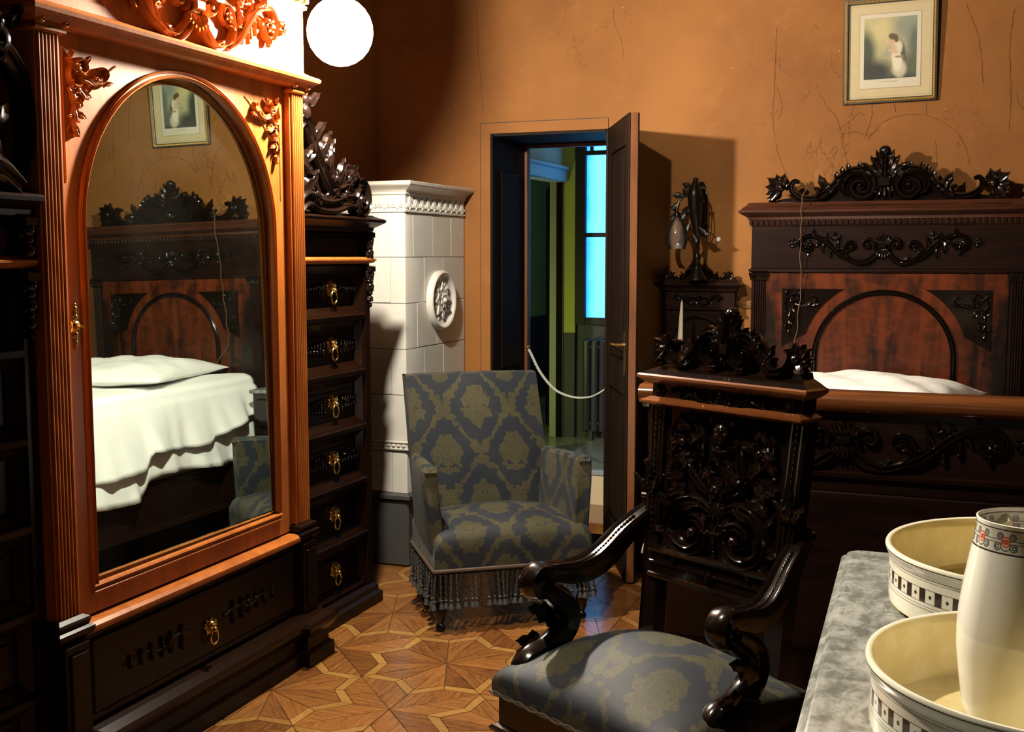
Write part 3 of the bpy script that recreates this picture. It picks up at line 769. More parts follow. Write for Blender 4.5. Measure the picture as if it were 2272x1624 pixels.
# hall left wall with its doorway
b = B()
b.box(-2.66, -2.56, 6.0, 6.86, -.06, 3.2); b.box(-2.66, -2.56, 7.605, 7.7, HF, 3.2); b.box(-2.66, -2.56, 6.86, 7.605, 2.02, 3.2)
build(b, 'wall_hallway_left', 'hall_grey', smooth=0, kind='structure', label='pale hallway wall tinted blue by the window')
b = B()
b.box(-2.56, -2.535, 6.80, 6.87, HF, 2.02, .004);
b.box(-2.56, -2.525, 6.78, 7.61, 2.02, 2.115, .006); b.box(-2.56, -2.51, 6.77, 7.60, 2.10, 2.125, .004)
build(b, 'trim_7', 'casing_blue_lit', smooth=0, kind='structure', label='casing of the inner hallway doorway')
b = B(); b.box(-3.55, -3.5, 6.0, 10.2, .0, 3.2)
build(b, 'wall_side_room', 'hall_yellow', smooth=0, kind='structure', label='yellow green wall of the room beyond the hallway')
b = B(); b.box(-3.5, -3.492, 6.0, 10.2, HF, .96)
build(b, 'trim_8', 'hall_dado', smooth=0, kind='structure', label='dark painted dado of the room beyond')
t = thing('door_2', 'dark door leaf ajar in the inner hallway doorway', None, (-2.58, 7.585, HF), math.atan2(.62, -.30), kind='structure')
b = B(); b.box(0, .69, -.02, .02, 0, 1.81, .003); build(b, 'door_core', 'door', t, 0)
b = B(); b.box(.10, .60, -.028, -.02, .95, 1.70, .004); b.box(.10, .60, -.028, -.02, .15, .80, .004); build(b, 'raised_panel', 'door', t, 0)
b = B(); b.tube([(.63, -.02, .86), (.63, -.06, .86), (.55, -.065, .86)], .009, 7); build(b, 'lever_handle', 'bronze', t)
# hall end wall with the tall window
HY = 7.62
b = B()
b.box(-2.56, -2.475, HY, HY+.12, .96, 3.2)
build(b, 'wall_hallway_end', 'hall_yellow', smooth=0, kind='structure', label='narrow yellow green strip of wall beside the hallway window')
b = B(); b.box(-2.56, -2.475, HY-.003, HY+.12, HF, .96); b.box(-2.475, -1.5, HY+.03, HY+.12, HF, 1.04); b.box(-2.475, -1.5, HY+.03, HY+.12, 2.44, 3.2); b.box(-1.72, -1.5, HY+.03, HY+.12, HF, 3.2)
build(b, 'wall_hallway_window', 'hall_dado', smooth=0, kind='structure', label='dark wall below and around the hallway window')
b = B(); b.box(-1.5, -1.42, 6.0, HY+.12, -.06, 3.2)
build(b, 'wall_hallway_right', 'hall_grey', smooth=0, kind='structure', label='hallway wall on the far side')
b = B(); b.box(-3.6, -1.42, 6.0, 8.0, 3.2, 3.26)
build(b, 'ceiling_hallway', 'hall_grey', smooth=0, kind='structure', label='hallway ceiling')
t = thing('window_1', 'tall narrow hallway window of blue daylit panes', None, (-2.40, HY, 0), kind='structure')
b = B()
b.box(-.075, 0, -.01, .06, 1.02, 2.46, .004); b.box(.44, .68, -.01, .06, 1.02, 2.46, .004); b.box(0, .44, -.01, .06, 1.02, 1.07, .004); b.box(0, .44, -.01, .06, 2.385, 2.46, .004)
build(b, 'window_frame', 'black', t, 0)
for z0, z1 in ((2.205, 2.235), (1.635, 1.665)):
    b = B(); b.box(0, .44, 0, .05, z0, z1, .003); build(b, 'glazing_bar', 'black', t, 0)
for z0, z1 in ((1.07, 1.635), (1.665, 2.205), (2.235, 2.385)):
    b = B(); b.box(0, .22, .026, .032, z0, z1); build(b, 'pane', 'pane', t, 0)
    b = B(); b.box(.225, .44, .026, .032, z0, z1); build(b, 'pane', 'pane', t, 0)
b = B(); b.box(.22, .225, .01, .04, 1.07, 2.385); build(b, 'glazing_bar', 'black', t, 0)
b = B(); b.box(.03, .05, .0, .05, 2.235, 2.385); build(b, 'glazing_bar', 'black', t, 0)
t = thing('radiator', 'dark ribbed radiator under the blue hallway window', 'radiator', (-2.38, HY-.09, HF))
for k in range(8):
    b = B(); b.box(k*.058+.004, k*.058+.052, -.04, .05, .06, .72, .014)
    if k == 0: r0 = build(b, 'radiator_rib', 'radiator', t, 40)
    else: q = build(b, 'radiator_rib', 'radiator', t, 40)
for z in (.12, .66): b = B(); b.tube([(.0, .0, z), (.47, .0, z)], .016, 8); build(b, 'pipe', 'radiator', t)
for x in (.06, .40): b = B(); b.box(x-.012, x+.012, -.02, .02, 0, .08); build(b, 'foot', 'radiator', t)

# ================================================================== LAMP HIGH BESIDE THE WARDROBE
LP = Vector((-2.035, 3.650, 2.300))
t = thing('reflector_lamp', 'lit bare bulb before a small dish reflector on a rod beside the wardrobe top', 'lamp', tuple(LP))
b = B(); b.ball((0, 0, 0), .034, 14, 9)
build(b, 'bulb', 'bulb', t)
ax = Vector((-.70, .75, .20)).normalized()
Rm = ax.to_track_quat('Z', 'Y').to_matrix().to_4x4()
b = B(Rm)
pr = [(.030, .205), (.065, .200), (.098, .187), (.122, .165)]
b.lathe(pr+[(.126, .165), (.101, .192), (.067, .205), (.030, .211)], 24, cap=False)
b.lathe([(.031, .203), (.031, .211)], 24)
build(b, 'reflector_dish', 'white_metal', t)
b = B(Rm); b.lathe([(.016, .028), (.019, .05), (.019, .23), (.012, .24)], 12); build(b, 'socket', 'bronze', t)
q = ax*.23
b = B(); b.tube([tuple(q), (q.x*1.35, q.y*1.35, q.z+.06), (q.x*1.4, q.y*1.4, .25), (q.x*1.4, q.y*1.4, 3.6-LP.z)], .008, 8); build(b, 'rod', 'bronze', t)
b = B(); b.lathe([(.045, -.03), (.05, 0)], 14, q.x*1.4, q.y*1.4, 3.6-LP.z); build(b, 'ceiling_rose', 'bronze', t)

# ================================================================== MIRROR WARDROBE
WY = 2.952
t = thing('mirror_wardrobe', 'tall mahogany wardrobe section with an arched mirror door and fluted pilasters', 'wardrobe', (-2.2, WY, 0))
FS = frame_side(0, 0, 0)
def fs(x): return frame_side(x, 0, 0)
b = B()
b.box(-.66, -.10, -.62, .62, .10, 2.50)
b.box(-.66, -.035, -.62, -.556, .10, 2.10); b.box(-.66, -.035, .556, .62, .10, 2.10)
build(b, 'carcass', 'mahogany', t, 0)
b = B()
b.stack(-.66, .0, -.60, .60, [(0, .035), (.05, .035), (.06, .02), (.10, .018), (.135, .045), (.15, .05), (.16, .04), (.175, .012), (.185, .0)], fix='x0')
for m in (-1, 1):
    y0, y1 = sorted((m*.545, m*.652))
    b.stack(-.30, .03, y0, y1, [(0, .035), (.05, .035), (.06, .02), (.10, .018), (.135, .045), (.15, .05), (.16, .04), (.175, .012), (.185, .0)], fix='x0')
build(b, 'plinth', 'mahogany_dark_shaded', t, 0)
for m in (-1, 1):
    b = B(); y0, y1 = sorted((m*.552, m*.648)); b.box(-.30, .022, y0, y1, .185, .45, .004); b.box(.022, .03, y0+.015, y1-.015, .21, .425, .003)
    build(b, 'pedestal', 'mahogany_dark_shaded', t, 0)
# bottom drawer
b = B(); b.box(-.30, -.012, -.545, .545, .19, .452, .004); b.box(-.012, -.002, -.52, .52, .215, .43, .006)
d = build(b, 'drawer', 'mahogany_dark_shaded', t, 0)
for m in (1, -1): b = B(frame_side(-.002, 0, .318)); garland(b, .40, .04, .010, (m,)); build(b, 'garland_carving', 'mahogany_dark_shaded', d)
def lion_pull(parent, x, y, z, s=1.0):
    b = B(frame_side(x, y, z))
    b.rosette(0, 0, .034*s, .0, .008*s, 12, .1)
    b.ball((0, .004*s, .010*s), .020*s, 10, 6, sz=.8)
    b.ball((0, -.008*s, .024*s), .010*s, 8, 5)
    for m in (-1, 1): b.ball((m*.008*s, .009*s, .022*s), .005*s, 6, 4); b.ball((m*.016*s, .018*s, .012*s), .007*s, 6, 4); b.ball((m*.006*s, -.012*s, .024*s), .006*s, 6, 4)
    o = build(b, 'pull', 'brass', parent)
    b = B(frame_side(x, y, z)); b.M = b.M @ Matrix.Translation((0, -.036*s, .020*s))
    b.torus((0, 0, 0), .021*s, .0036*s, 'Z', 18, 6, ez=1.3)
    return o, b
o, rb = lion_pull(d, -.002, .012, .305, .9)
rb.v, rb.f = rb.v, rb.f
# ring joined to the pull as a mesh of its own: keep depth at three levels
build(rb, 'pull_ring', 'brass', d)
# ledge above the drawer
b = B(); b.stack(-.30, .0, -.556, .556, [(.452, -.004), (.458, .012), (.470, .020), (.478, .020), (.486, .008), (.488, -.01)], fix='x0 y0 y1')
build(b, 'ledge', 'mahogany', t, 0, label='ledge below the mirror door catching the light')
# pilasters
for m in (-1, 1):
    b = B(); y0, y1 = sorted((m*.556, m*.644)); yc = (y0+y1)/2
    b.box(-.30, -.008, y0, y1, .50, 2.10)
    n = 6
    for k in range(n):
        yy = y0+.006+(y1-y0-.012)*(k+.5)/n; w = (y1-y0-.012)/n*.5
        b.box(-.010, .0, yy-w*.62, yy+w*.62, .52, 2.09, .0025)
    p = build(b, 'pilaster', 'mahogany', t, 0)
    b = B(); b.stack(-.2, .0, y0, y1, [(.452, .006), (.47, .022), (.485, .024), (.492, .012), (.505, .016), (.512, .014), (.52, .0)], fix='x0'); build(b, 'base', 'mahogany_dark_shaded', p, 0)
    b = B(); b.stack(-.2, .0, y0, y1, [(2.078, .002), (2.083, .010), (2.09, .010), (2.094, .004), (2.118, .010), (2.120, .018), (2.138, .02)], fix='x0')
    b.M = frame_side(.012, yc, 2.108)
    for s_ in (-1, 1):
        c = spiral(s_*.040, 0, .016, .004, (0 if s_ < 0 else PI), 1.4*(-s_), 16); b.ribbon(c, taper(len(c), .004, .005, .003), 0, .012, False)
        b.ball((s_*.040, 0, .008), .006, 6, 4)
    for k in range(5): b.leaf((k-2)*.012, -.008, PI/2, .026, .006, 0, .010, 0, 1, 5)
    build(b, 'capital', 'mahogany', p)
# door with arched opening
OH, SP, BOT, DTOP, DBOT, DH = .4715, 1.585, .565, 2.10, .495, .553
def arch_pts(h, spring, bot, n=40, r=None):
    P = [(-h, bot), (h, bot)]
    P += [(h*cos(a), spring+h*sin(a)) for a in lin(0, PI, n)]
    return P
inn = arch_pts(OH, SP, BOT)
def outer(p):
    y, z = p
    if z <= BOT+1e-6: return (math.copysign(DH, y), DBOT)
    if z <= SP+1e-6: return (math.copysign(DH, y), z)
    ang = math.atan2(z-SP, y); k = min(DH/max(1e-6, abs(cos(ang))), (DTOP-SP)/max(1e-6, sin(ang)))
    return (k*cos(ang), SP+k*sin(ang))
out = [outer(p) for p in inn]
b = B()
Fo = [b.add((-.03, y, z)) for y, z in out]; Fi = [b.add((-.03, y, z)) for y, z in inn]; Bi = [b.add((-.064, y*1.0, z)) for y, z in inn]; Bo = [b.add((-.064, y, z)) for y, z in out]
n = len(inn)
for A_, C_ in ((Fo, Fi), (Fi, Bi), (Bi, Bo), (Bo, Fo)):
    for k in range(n): b.face((A_[k], A_[(k+1) % n], C_[(k+1) % n], C_[k]))
# fill the two upper corners of the rectangle
for m in (-1, 1):
    kk = [k for k in range(n) if abs(abs(out[k][0])-DH) < 1e-4 and out[k][1] > SP and out[k][0]*m > 0]
    kt = [k for k in range(n) if abs(out[k][1]-DTOP) < 1e-4 and out[k][0]*m > 0]
    ka = max(kk, key=lambda k: out[k][1]); kb = max(kt, key=lambda k: abs(out[k][0]))
    c_ = b.add((-.03, m*DH, DTOP)); b.face((Fo[ka], Fo[kb], c_))
door = build(b, 'mirror_door', 'mahogany', t, 20)
b = B(fs(-.03))
path = [(-OH, BOT+.0)]+[(-OH, z) for z in lin(BOT+.02, SP, 12)]+[(OH*cos(a), SP+OH*sin(a)) for a in lin(PI, 0, 40)][1:]+[(OH, z) for z in lin(SP, BOT+.02, 12)][1:]
b.ribbon(path, .013, -.004, .014, True)
b.ribbon([(-OH-.01, BOT), (OH+.01, BOT)], .014, -.004, .016, True)
build(b, 'arch_moulding', 'mahogany', door)
for m in (-1, 1):
    b = B(fs(-.03))
    b.ribbon([(m*(OH+.052)*1.0, 1.70), (m*(OH+.052), 2.06)], .0035, -.001, .004, False)
    build(b, 'incised_bead', 'mahogany', door); b = B(fs(-.03))
    R2 = .60
    arc = [(m*R2*cos(a), SP-.06+R2*sin(a)) for a in lin(.20, 1.02, 18) if R2*cos(a) < OH+.05]
    b.ribbon(arc, .0035, -.001, .004, False)
    build(b, 'incised_bead', 'mahogany', door)
for m in (-1, 1):
    b = B(frame_side(-.03, m*(OH+.045), 2.052)); spandrel(b, -m, .185, .018)
    build(b, 'corner_carving', 'mahogany', door)
# the mirror pane: slightly askew and leaning back, bevelled rim
b = B()
def mx(y, z, off=0): return -.050+.007*y-.015*(z-1.2)+off
bi = .030
ring1 = [b.add((mx(y, z, -.0045), y, z)) for y, z in inn]
inn2 = arch_pts(OH-bi, SP, BOT+bi)
ring2 = [b.add((mx(y, z), y, z)) for y, z in inn2]
for k in range(n): b.face((ring1[k], ring1[(k+1) % n], ring2[(k+1) % n], ring2[k]))
b.face(ring2)
build(b, 'mirror', 'mirror', door, 0, label='arched mirror glass with a slanted rim')
# escutcheon
b = B(frame_side(-.03, -.512, 1.31))
b.ball((0, 0, .004), .016, 10, 6, sz=.5); b.rosette(0, 0, .022, 0, .006, 8, .1)
for sg in (-1, 1):
    for k, (dz, r) in enumerate(((.024, .008), (.036, .006), (.047, .007), (.058, .0045))): b.ball((0, sg*dz, .004), r, 8, 5, sy=1.25, sz=.7)
    b.leaf(0, sg*.018, PI/2*sg, .034, .010, .001, .005, 0, 2, 6)
e = build(b, 'escutcheon', 'brass', door)
b = B(frame_side(-.03, -.512, 1.31)); b.lathe([(.005, 0), (.005, .02), (.004, .022)], 8); b.tube([(0, .0, .03), (0, -.002, .02)], .003, 6); build(b, 'keyhole_boss', 'brass', door)
# entablature
b = B()
b.stack(-.66, .0, -.644, .644, [(2.100, -.004), (2.104, .018), (2.116, .030), (2.124, .042), (2.134, .046), (2.140, .040), (2.150, .014), (2.158, .0)], fix='x0')
build(b, 'lower_cornice', 'mahogany', t, 0)
b = B(); b.box(-.66, .0, -.644, .644, 2.158, 2.382); build(b, 'frieze_board', 'mahogany', t, 0)
b = B(frame_side(.0, 0, 2.262)); frieze(b, .50, .105, .030); build(b, 'frieze_carving', 'mahogany', t)
b = B(); b.stack(-.66, .0, -.644, .644, [(2.376, .0), (2.380, .010), (2.392, .012), (2.396, .006), (2.432, .006), (2.436, .05), (2.446, .055), (2.47, .075), (2.50, .11), (2.52, .115), (2.53, .10), (2.54, .0)], fix='x0')
build(b, 'cornice', 'mahogany', t, 0)
b = B(); b.box(.006, .030, -.011, .011, 2.397, 2.432, .002); dn = build(b, 'dentil', 'mahogany', t, 0)
nd = 34
for k in range(nd):
    y = -.63+1.26*k/(nd-1)
    if k == 0: dn.location = (0, y, 0)
    else: dupe(dn, t, (0, y, 0))

# ================================================================== DRAWER CABINETS EITHER SIDE
def cabinet(s, label):
    y00 = WY+s*.648
    t = thing('drawer_cabinet', label, 'cabinet', (-2.30 if s > 0 else -2.238, y00, 0), group='drawer chests flanking the mirror door')
    Wd = .66
    def Y(a, c): return (min(s*a, s*c), max(s*a, s*c))
    b = B(); y0, y1 = Y(0.002, Wd); b.box(-.56, -.045, y0, y1, .06, 1.62)
    yo0, yo1 = Y(Wd-.05, Wd); b.box(-.2, .0, yo0, yo1, .09, 1.62, .003)
    yi0, yi1 = Y(0.002, .04); b.box(-.2, .0, yi0, yi1, .09, 1.62)
    build(b, 'carcass', 'mahogany_dark_shaded', t, 0)
    b = B(); y0, y1 = Y(.002, Wd); b.stack(-.56, .0, y0, y1, [(0, .03), (.045, .03), (.055, .016), (.075, .016), (.088, .0)], fix='x0'+(' y0' if s > 0 else ' y1')); build(b, 'plinth', 'mahogany_dark_shaded', t, 0)
    b = B(); b.stack(-.56, .0, y0, y1, [(1.60, .0), (1.605, .012), (1.620, .016), (1.632, .036), (1.642, .052), (1.652, .055), (1.658, .046), (1.662, .03), (1.672, .01)], fix='x0'+(' y0' if s > 0 else ' y1')); build(b, 'cornice', 'mahogany_dark_shaded', t, 0)
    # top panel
    y0, y1 = Y(.05, Wd-.06); b = B(); b.box(-.05, -.018, y0, y1, 1.50, 1.595, .003); b.box(-.018, -.010, y0+.02, y1-.02, 1.515, 1.58, .004); build(b, 'top_panel', 'mahogany_dark_shaded', t, 0)
    b = B(); y0, y1 = Y(.002, Wd); b.stack(-.2, .0, y0, y1, [(1.470, .0), (1.474, .012), (1.484, .022), (1.490, .022), (1.496, .008), (1.502, -.01)], fix='x0'+(' y0' if s > 0 else ' y1')); build(b, 'shelf_moulding', 'mahogany', t, 0)
    zs = [1.462, 1.262, 1.030, .797, .565, .333, .095]
    for k in range(6):
        zt, zb = zs[k]-(.0 if k == 0 else .028), zs[k+1]
        y0, y1 = Y(.044, Wd-.054)
        b = B(); b.box(-.10, -.040, y0, y1, zb+.004, zt)
        # sloping picture-frame moulding round the sunk front
        f = .030
        o1 = [(y0, zb+.004), (y1, zb+.004), (y1, zt), (y0, zt)]; i1 = [(y0+f, zb+.004+f), (y1-f, zb+.004+f), (y1-f, zt-f), (y0+f, zt-f)]
        for q in range(4):
            a, c_ = o1[q], o1[(q+1) % 4]; d_, e_ = i1[(q+1) % 4], i1[q]
            v = [b.add((-.010, *a)), b.add((-.010, *c_)), b.add((-.034, *d_)), b.add((-.034, *e_))]; b.face(v)
            w_ = [b.add((-.010, *a)), b.add((-.010, *c_)), b.add((-.045, *c_)), b.add((-.045, *a))]; b.face(w_)
        d = build(b, 'drawer', 'mahogany_dark_shaded' if k else 'mahogany_dark_shaded', t, 0, recalc=False)
        zc = (zt+zb)/2
        b = B(); ym0, ym1 = Y(.10, Wd-.11); b.box(-.042, -.034, ym0, ym1, zb+.055, zt-.05, .003)
        build(b, 'drawer_panel', 'mahogany_dark_shaded', d, 0)
        yc = s*(.385 if s > 0 else .33)
        o, rb = lion_pull(d, -.034, yc, zc+.010)
        build(rb, 'pull_ring', 'brass', d)
        if k < 4:
            for m in (1, -1): b = B(frame_side(-.034, yc, zc)); garland(b, .20, .036, .012, (m,)); build(b, 'garland_carving', 'walnut', d)
        if k:
            b = B(); y0, y1 = Y(.046, Wd-.056); b.stack(-.10, .0, y0, y1, [(zs[k]-.026, -.004), (zs[k]-.022, .004), (zs[k]-.004, .008), (zs[k], .004), (zs[k]+.003, -.008)], fix='x0 y0 y1')
            build(b, 'rail', 'mahogany_dark_shaded', t, 0)
    # carved drops on the outer corner post
    for yy, mm in ((s*(Wd-.022), 'outer_drop'), (s*.024, 'inner_drop')):
        for z0, L in ((1.60, .10), (1.458, .19)):
            b = B(frame_side(.002, yy, z0))
            b.stack(-.020, .020, -.020, .0, [(0, 0), (.020, .004), (.028, .0)])
            for q, (dz, r) in enumerate(((.03, .021), (.055, .016), (.085, .019), (.11, .012), (.135, .014), (.165, .008))):
                if dz > L: break
                b.ball((0, -dz, .010), r, 8, 5, sy=1.1)
                for m in (-1, 1): b.leaf(m*r*.5, -dz+.012, -PI/2+m*.55, r*1.9, r*.55, .004, .012, -.4*m, 2, 6, .006)
            build(b, 'corner_drop', 'walnut', t)
    # pierced scroll cresting climbing towards the wardrobe
    b = B(frame_side(.012, 0, 1.672, s) @ Matrix.Diagonal((1.08, 1.32, 1.1, 1)))
    dd = .030
    R = cr([(.05,.02),(.02,.10),(.035,.20),(.09,.255),(.145,.225),(.15,.17),(.115,.145)], 6); b.ribbon(R, taper(len(R), .016, .020, .024, .022, .014), 0, dd, True, True)
    b.ball((.10, .275, .01), .030, 9, 6); b.ball((.105, .31, .01), .022, 8, 5)
    R = cr([(.10,.26),(.15,.20),(.20,.14),(.26,.085),(.33,.06),(.40,.075),(.44,.06)], 6); b.ribbon(R, taper(len(R), .018, .024, .026, .024, .016), 0, dd, True, True)
    R = cr([(.05,.0),(.12,.035),(.20,.02),(.30,.02),(.42,.04),(.52,.02)], 6); b.ribbon(R, taper(len(R), .022, .028, .026, .028, .02), 0, dd, True, True)
    c = spiral(.50, .045, .055, .010, PI*.6, -1.5, 26); b.ribbon(c, taper(len(c), .018, .020, .016, .010), 0, dd*1.1, True, True)
    b.ball((.50, .045, .02), .016, 8, 5)
    for x, y, a, L, w_, cu in ((.17,.20,1.0,.09,.020,-.6),(.20,.17,.5,.10,.020,.6),(.22,.15,1.3,.10,.022,-.6),(.24,.12,.9,.11,.024,.4),(.27,.10,1.6,.09,.020,-.4),(.30,.08,.6,.11,.024,.7),(.34,.07,1.2,.10,.020,-.6),(.36,.07,.4,.09,.020,.5),
                            (.14,.12,-1.2,.10,.022,.5),(.18,.08,-1.6,.07,.02,.4),(.10,.06,.4,.10,.024,.6),(.24,.04,.2,.10,.022,.4),(.33,.04,-.2,.10,.020,.4),(.40,.09,.9,.07,.018,-.4),(.08,.16,-.9,.10,.02,.5),(.06,.30,1.9,.06,.016,.4),(.15,.30,.9,.06,.016,-.4)):
        b.leaf(x, y, a, L, w_, .004, .026, cu, 2, 8, .012)
    for x, y, r in ((.24,.145,.026),(.31,.10,.024),(.38,.06,.022),(.17,.05,.02)): b.rosette(x, y, r*1.5, .012, .014, 6, .35); b.ball((x, y, .02), r*.6, 8, 5)
    build(b, 'scroll_cresting', 'walnut', t, 45)
    b = B(); b.lathe([(.012, .085), (.014, .095), (.030, .110), (.034, .128), (.030, .142), (.020, .150), (.026, .158), (.030, .166), (.026, .168), (.010, .168)], 14, .012, s*.492, 1.700)
    build(b, 'urn_finial', 'walnut', t)
    return t
cabinet(1, 'dark mahogany chest of drawers with lion pulls and scroll cresting right of the mirror door')
cabinet(-1, 'dark mahogany chest of drawers left of the mirror door, cut by the picture edge')

# ================================================================== TILED STOVE
t = thing('tiled_stove', 'white glazed tile stove with a round medallion standing in the corner by the door', 'stove', (-2.4, 4.8, 0))
# local: x in -.5..0 (front face y=0), side face x=0, y 0..70
b = B(); b.box(-.488, -.012, .012, .69, .30, 1.80); build(b, 'core', 'grout', t, 0)
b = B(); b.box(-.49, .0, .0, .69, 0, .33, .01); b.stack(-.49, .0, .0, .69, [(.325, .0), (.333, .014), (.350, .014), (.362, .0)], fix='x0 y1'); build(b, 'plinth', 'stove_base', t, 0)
rows = [.362, .572, None, .618, .840, 1.060, 1.279, 1.497, 1.708]
zz = [(.364, .568), (.620, .838), (.841, 1.058), (1.061, 1.277), (1.280, 1.495), (1.498, 1.706)]
front = [[-.49, -.30, -.08, 0], [-.49, -.19, 0], [-.49, -.30, -.08, 0], [-.49, -.19, 0], [-.49, -.30, -.08, 0], [-.49, -.19, 0]]
side = [[0, .20, .42, .69], [0, .08, .30, .52, .69], [0, .20, .42, .69], [0, .12, .34, .56, .69], [0, .20, .42, .69], [0, .08, .30, .52, .69]]
for r, (z0, z1) in enumerate(zz):
    for a, c_ in zip(front[r], front[r][1:]):
        g = .0012
        if c_ == 0:      # corner tile wraps round the edge
            e = side[r][1]; b = B()
            prof = [(a+g, 0), (-.012, 0), (-.003, .003), (0, .012), (0, e-g), (-.03, e-g), (-.03, .03), (a+g, .03)]
            b.skin([[b.add((x, y, z)) for x, y in prof] for z in (z0, z1)])
            build(b, 'corner_tile', 'glaze', t, 30)
        else:
            b = B(); b.box(a+g, c_-g, random.uniform(-.0012, 0), .03, z0, z1, .002); build(b, 'stove_tile', 'glaze', t, 0)
    for a, c_ in zip(side[r][1:], side[r][2:]):
        b = B(); b.box(-.03, random.uniform(0, .0012), a+.0012, c_-.0012, z0, z1, .002); build(b, 'stove_tile', 'glaze', t, 0)
b = B(); b.stack(-.49, .0, .0, .69, [(.569, 0), (.573, .010), (.580, .012), (.584, .006), (.606, .006), (.610, .012), (.616, .010), (.619, 0)], fix='x0 y1'); build(b, 'belt_course', 'glaze', t, 0)
b = B(frame_back(0, -.006, .595))
for k in range(18): b.ball((-.015-.027*k, 0, 0), .009, 7, 4, sx=1.2)
build(b, 'bead_moulding', 'glaze', t, kind='stuff')
b = B(); b.M = frame_side(.006, 0, .595)
for k in range(24): b.ball((.015+.028*k, 0, 0), .009, 7, 4, sx=1.2)
build(b, 'bead_moulding', 'glaze', t, kind='stuff')
b = B(); b.stack(-.49, .0, .0, .69, [(1.707, .0), (1.710, .008), (1.718, .008), (1.722, .002), (1.788, .002), (1.792, .010), (1.798, .012), (1.802, .010), (1.812, .018), (1.822, .034), (1.830, .050), (1.836, .056), (1.848, .058), (1.852, .052), (1.853, -.10)], fix='x0 y1'); build(b, 'cornice', 'glaze', t, 0)
b = B()
b.leaf(0, -.030, PI/2, .060, .012, 0, .010, 0, 2, 7, .002)
for m in (-1, 1):
    b.leaf(0, -.028, PI/2-m*.55, .050, .010, 0, .009, .8*m, 2, 7, .002)
    c = spiral(m*.022, -.014, .012, .003, (PI if m > 0 else 0), 1.1*m, 12); b.ribbon(c, taper(len(c), .003, .004, .003), 0, .008, False)
b.ball((0, -.028, .004), .007, 6, 4)
r0 = None
for k in range(10):
    y = .038+.068*k
    if y > .68: break
    if r0 is None: r0 = build(b, 'relief_palmette', 'glaze', t); 
    o = r0 if k == 0 else dupe(r0, t)
    o.matrix_local = frame_side(.002, y, 1.755)
for k in range(7):
    o = dupe(r0, t); o.matrix_local = frame_back(-.038-.068*k, -.002, 1.755)
b = B(frame_side(0, .372, 1.281))
b.lathe([(.150, .0), (.150, .022), (.146, .030), (.138, .034), (.130, .030), (.126, .020), (.118, .014), (0, .012)], 40)
md = build(b, 'medallion', 'glaze', t)
b = B(frame_side(.012, .372, 1.281))
for k in range(8): b.leaf(.012*cos(k*PI/4), .012*sin(k*PI/4), k*PI/4, .082, .030, 0, .016, .15, 3, 10, .004)
for k in range(8): b.leaf(.05*cos(k*PI/4+PI/8), .05*sin(k*PI/4+PI/8), k*PI/4+PI/8, .055, .016, 0, .010, 0, 2, 7)
for k in range(8): b.leaf(0, 0, k*PI/4+PI/8, .040, .014, .010, .010, 0, 1, 5, .006)
b.ball((0, 0, .020), .014, 10, 6)
build(b, 'medallion_rosette', 'glaze', md)

# ================================================================== BED
BX = -.28
t = thing('carved_bed', 'dark carved bedstead with a tall scroll crested headboard against the back wall', 'bed', (BX, 5.36, 0))
HW = .592
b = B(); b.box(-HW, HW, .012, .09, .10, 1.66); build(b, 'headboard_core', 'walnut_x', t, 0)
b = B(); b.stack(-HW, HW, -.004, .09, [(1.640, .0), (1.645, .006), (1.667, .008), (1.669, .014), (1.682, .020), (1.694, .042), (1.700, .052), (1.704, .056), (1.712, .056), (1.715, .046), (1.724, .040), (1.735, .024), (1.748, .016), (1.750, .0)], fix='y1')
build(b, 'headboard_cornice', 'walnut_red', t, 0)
b = B(); b.box(-.0072, .0072, -.022, -.008, 1.6455, 1.6665, .0015); dn = build(b, 'dentil', 'walnut_x', t, 0)
N = 48
for k in range(N):
    x = -HW-.002+(2*HW+.004)*k/(N-1)
    if k == 0: dn.location = (x, 0, 0)
    else: dupe(dn, t, (x, 0, 0))
b = B(); b.box(-HW, HW, -.004, .012, 1.445, 1.640, .002); build(b, 'frieze_board', 'walnut_x', t, 0)
b = B(); b.stack(-HW, HW, -.004, .05, [(1.425, -.006), (1.428, .006), (1.436, .012), (1.441, .010), (1.446, .0)], fix='y1'); build(b, 'frieze_moulding', 'walnut_x', t, 0)
b = B(frame_back(-.01, -.004, 1.545)); frieze(b, .405, .070, .020); build(b, 'frieze_carving', 'walnut', t)
b = crest_base(.52, .240, .02, .05); b.v = [(x-.01, y, z+1.748) for x, y, z in b.v]; build(b, 'crest_board', 'walnut', t, 0)
b = B(frame_back(-.01, .020, 1.748)); crest(b, .52, .240, .036); build(b, 'crest_carving', 'walnut', t)
for m in (-1, 1):
    x0, x1 = sorted((m*(HW-.004), m*(HW-.068)))
    b = B(); b.box(x0, x1, -.002, .02, .10, 1.40)
    for k in range(5):
        xx = x0+.006+(x1-x0-.012)*(k+.5)/5; b.box(xx-.0038, xx+.0038, -.010, 0, .55, 1.39, .002)
    p = build(b, 'fluted_pilaster', 'walnut_x', t, 0)
    b = B(); b.stack(x0, x1, -.006, .02, [(1.388, .0), (1.392, .006), (1.402, .008), (1.418, .012), (1.425, .012)], fix='y1')
    b.M = frame_back((x0+x1)/2, -.014, 1.408)
    for s_ in (-1, 1):
        c = spiral(s_*.022, 0, .011, .003, (0 if s_ < 0 else PI), 1.4*(-s_), 14); b.ribbon(c, taper(len(c), .003, .0035, .002), 0, .008, False)
    build(b, 'capital', 'walnut', p)
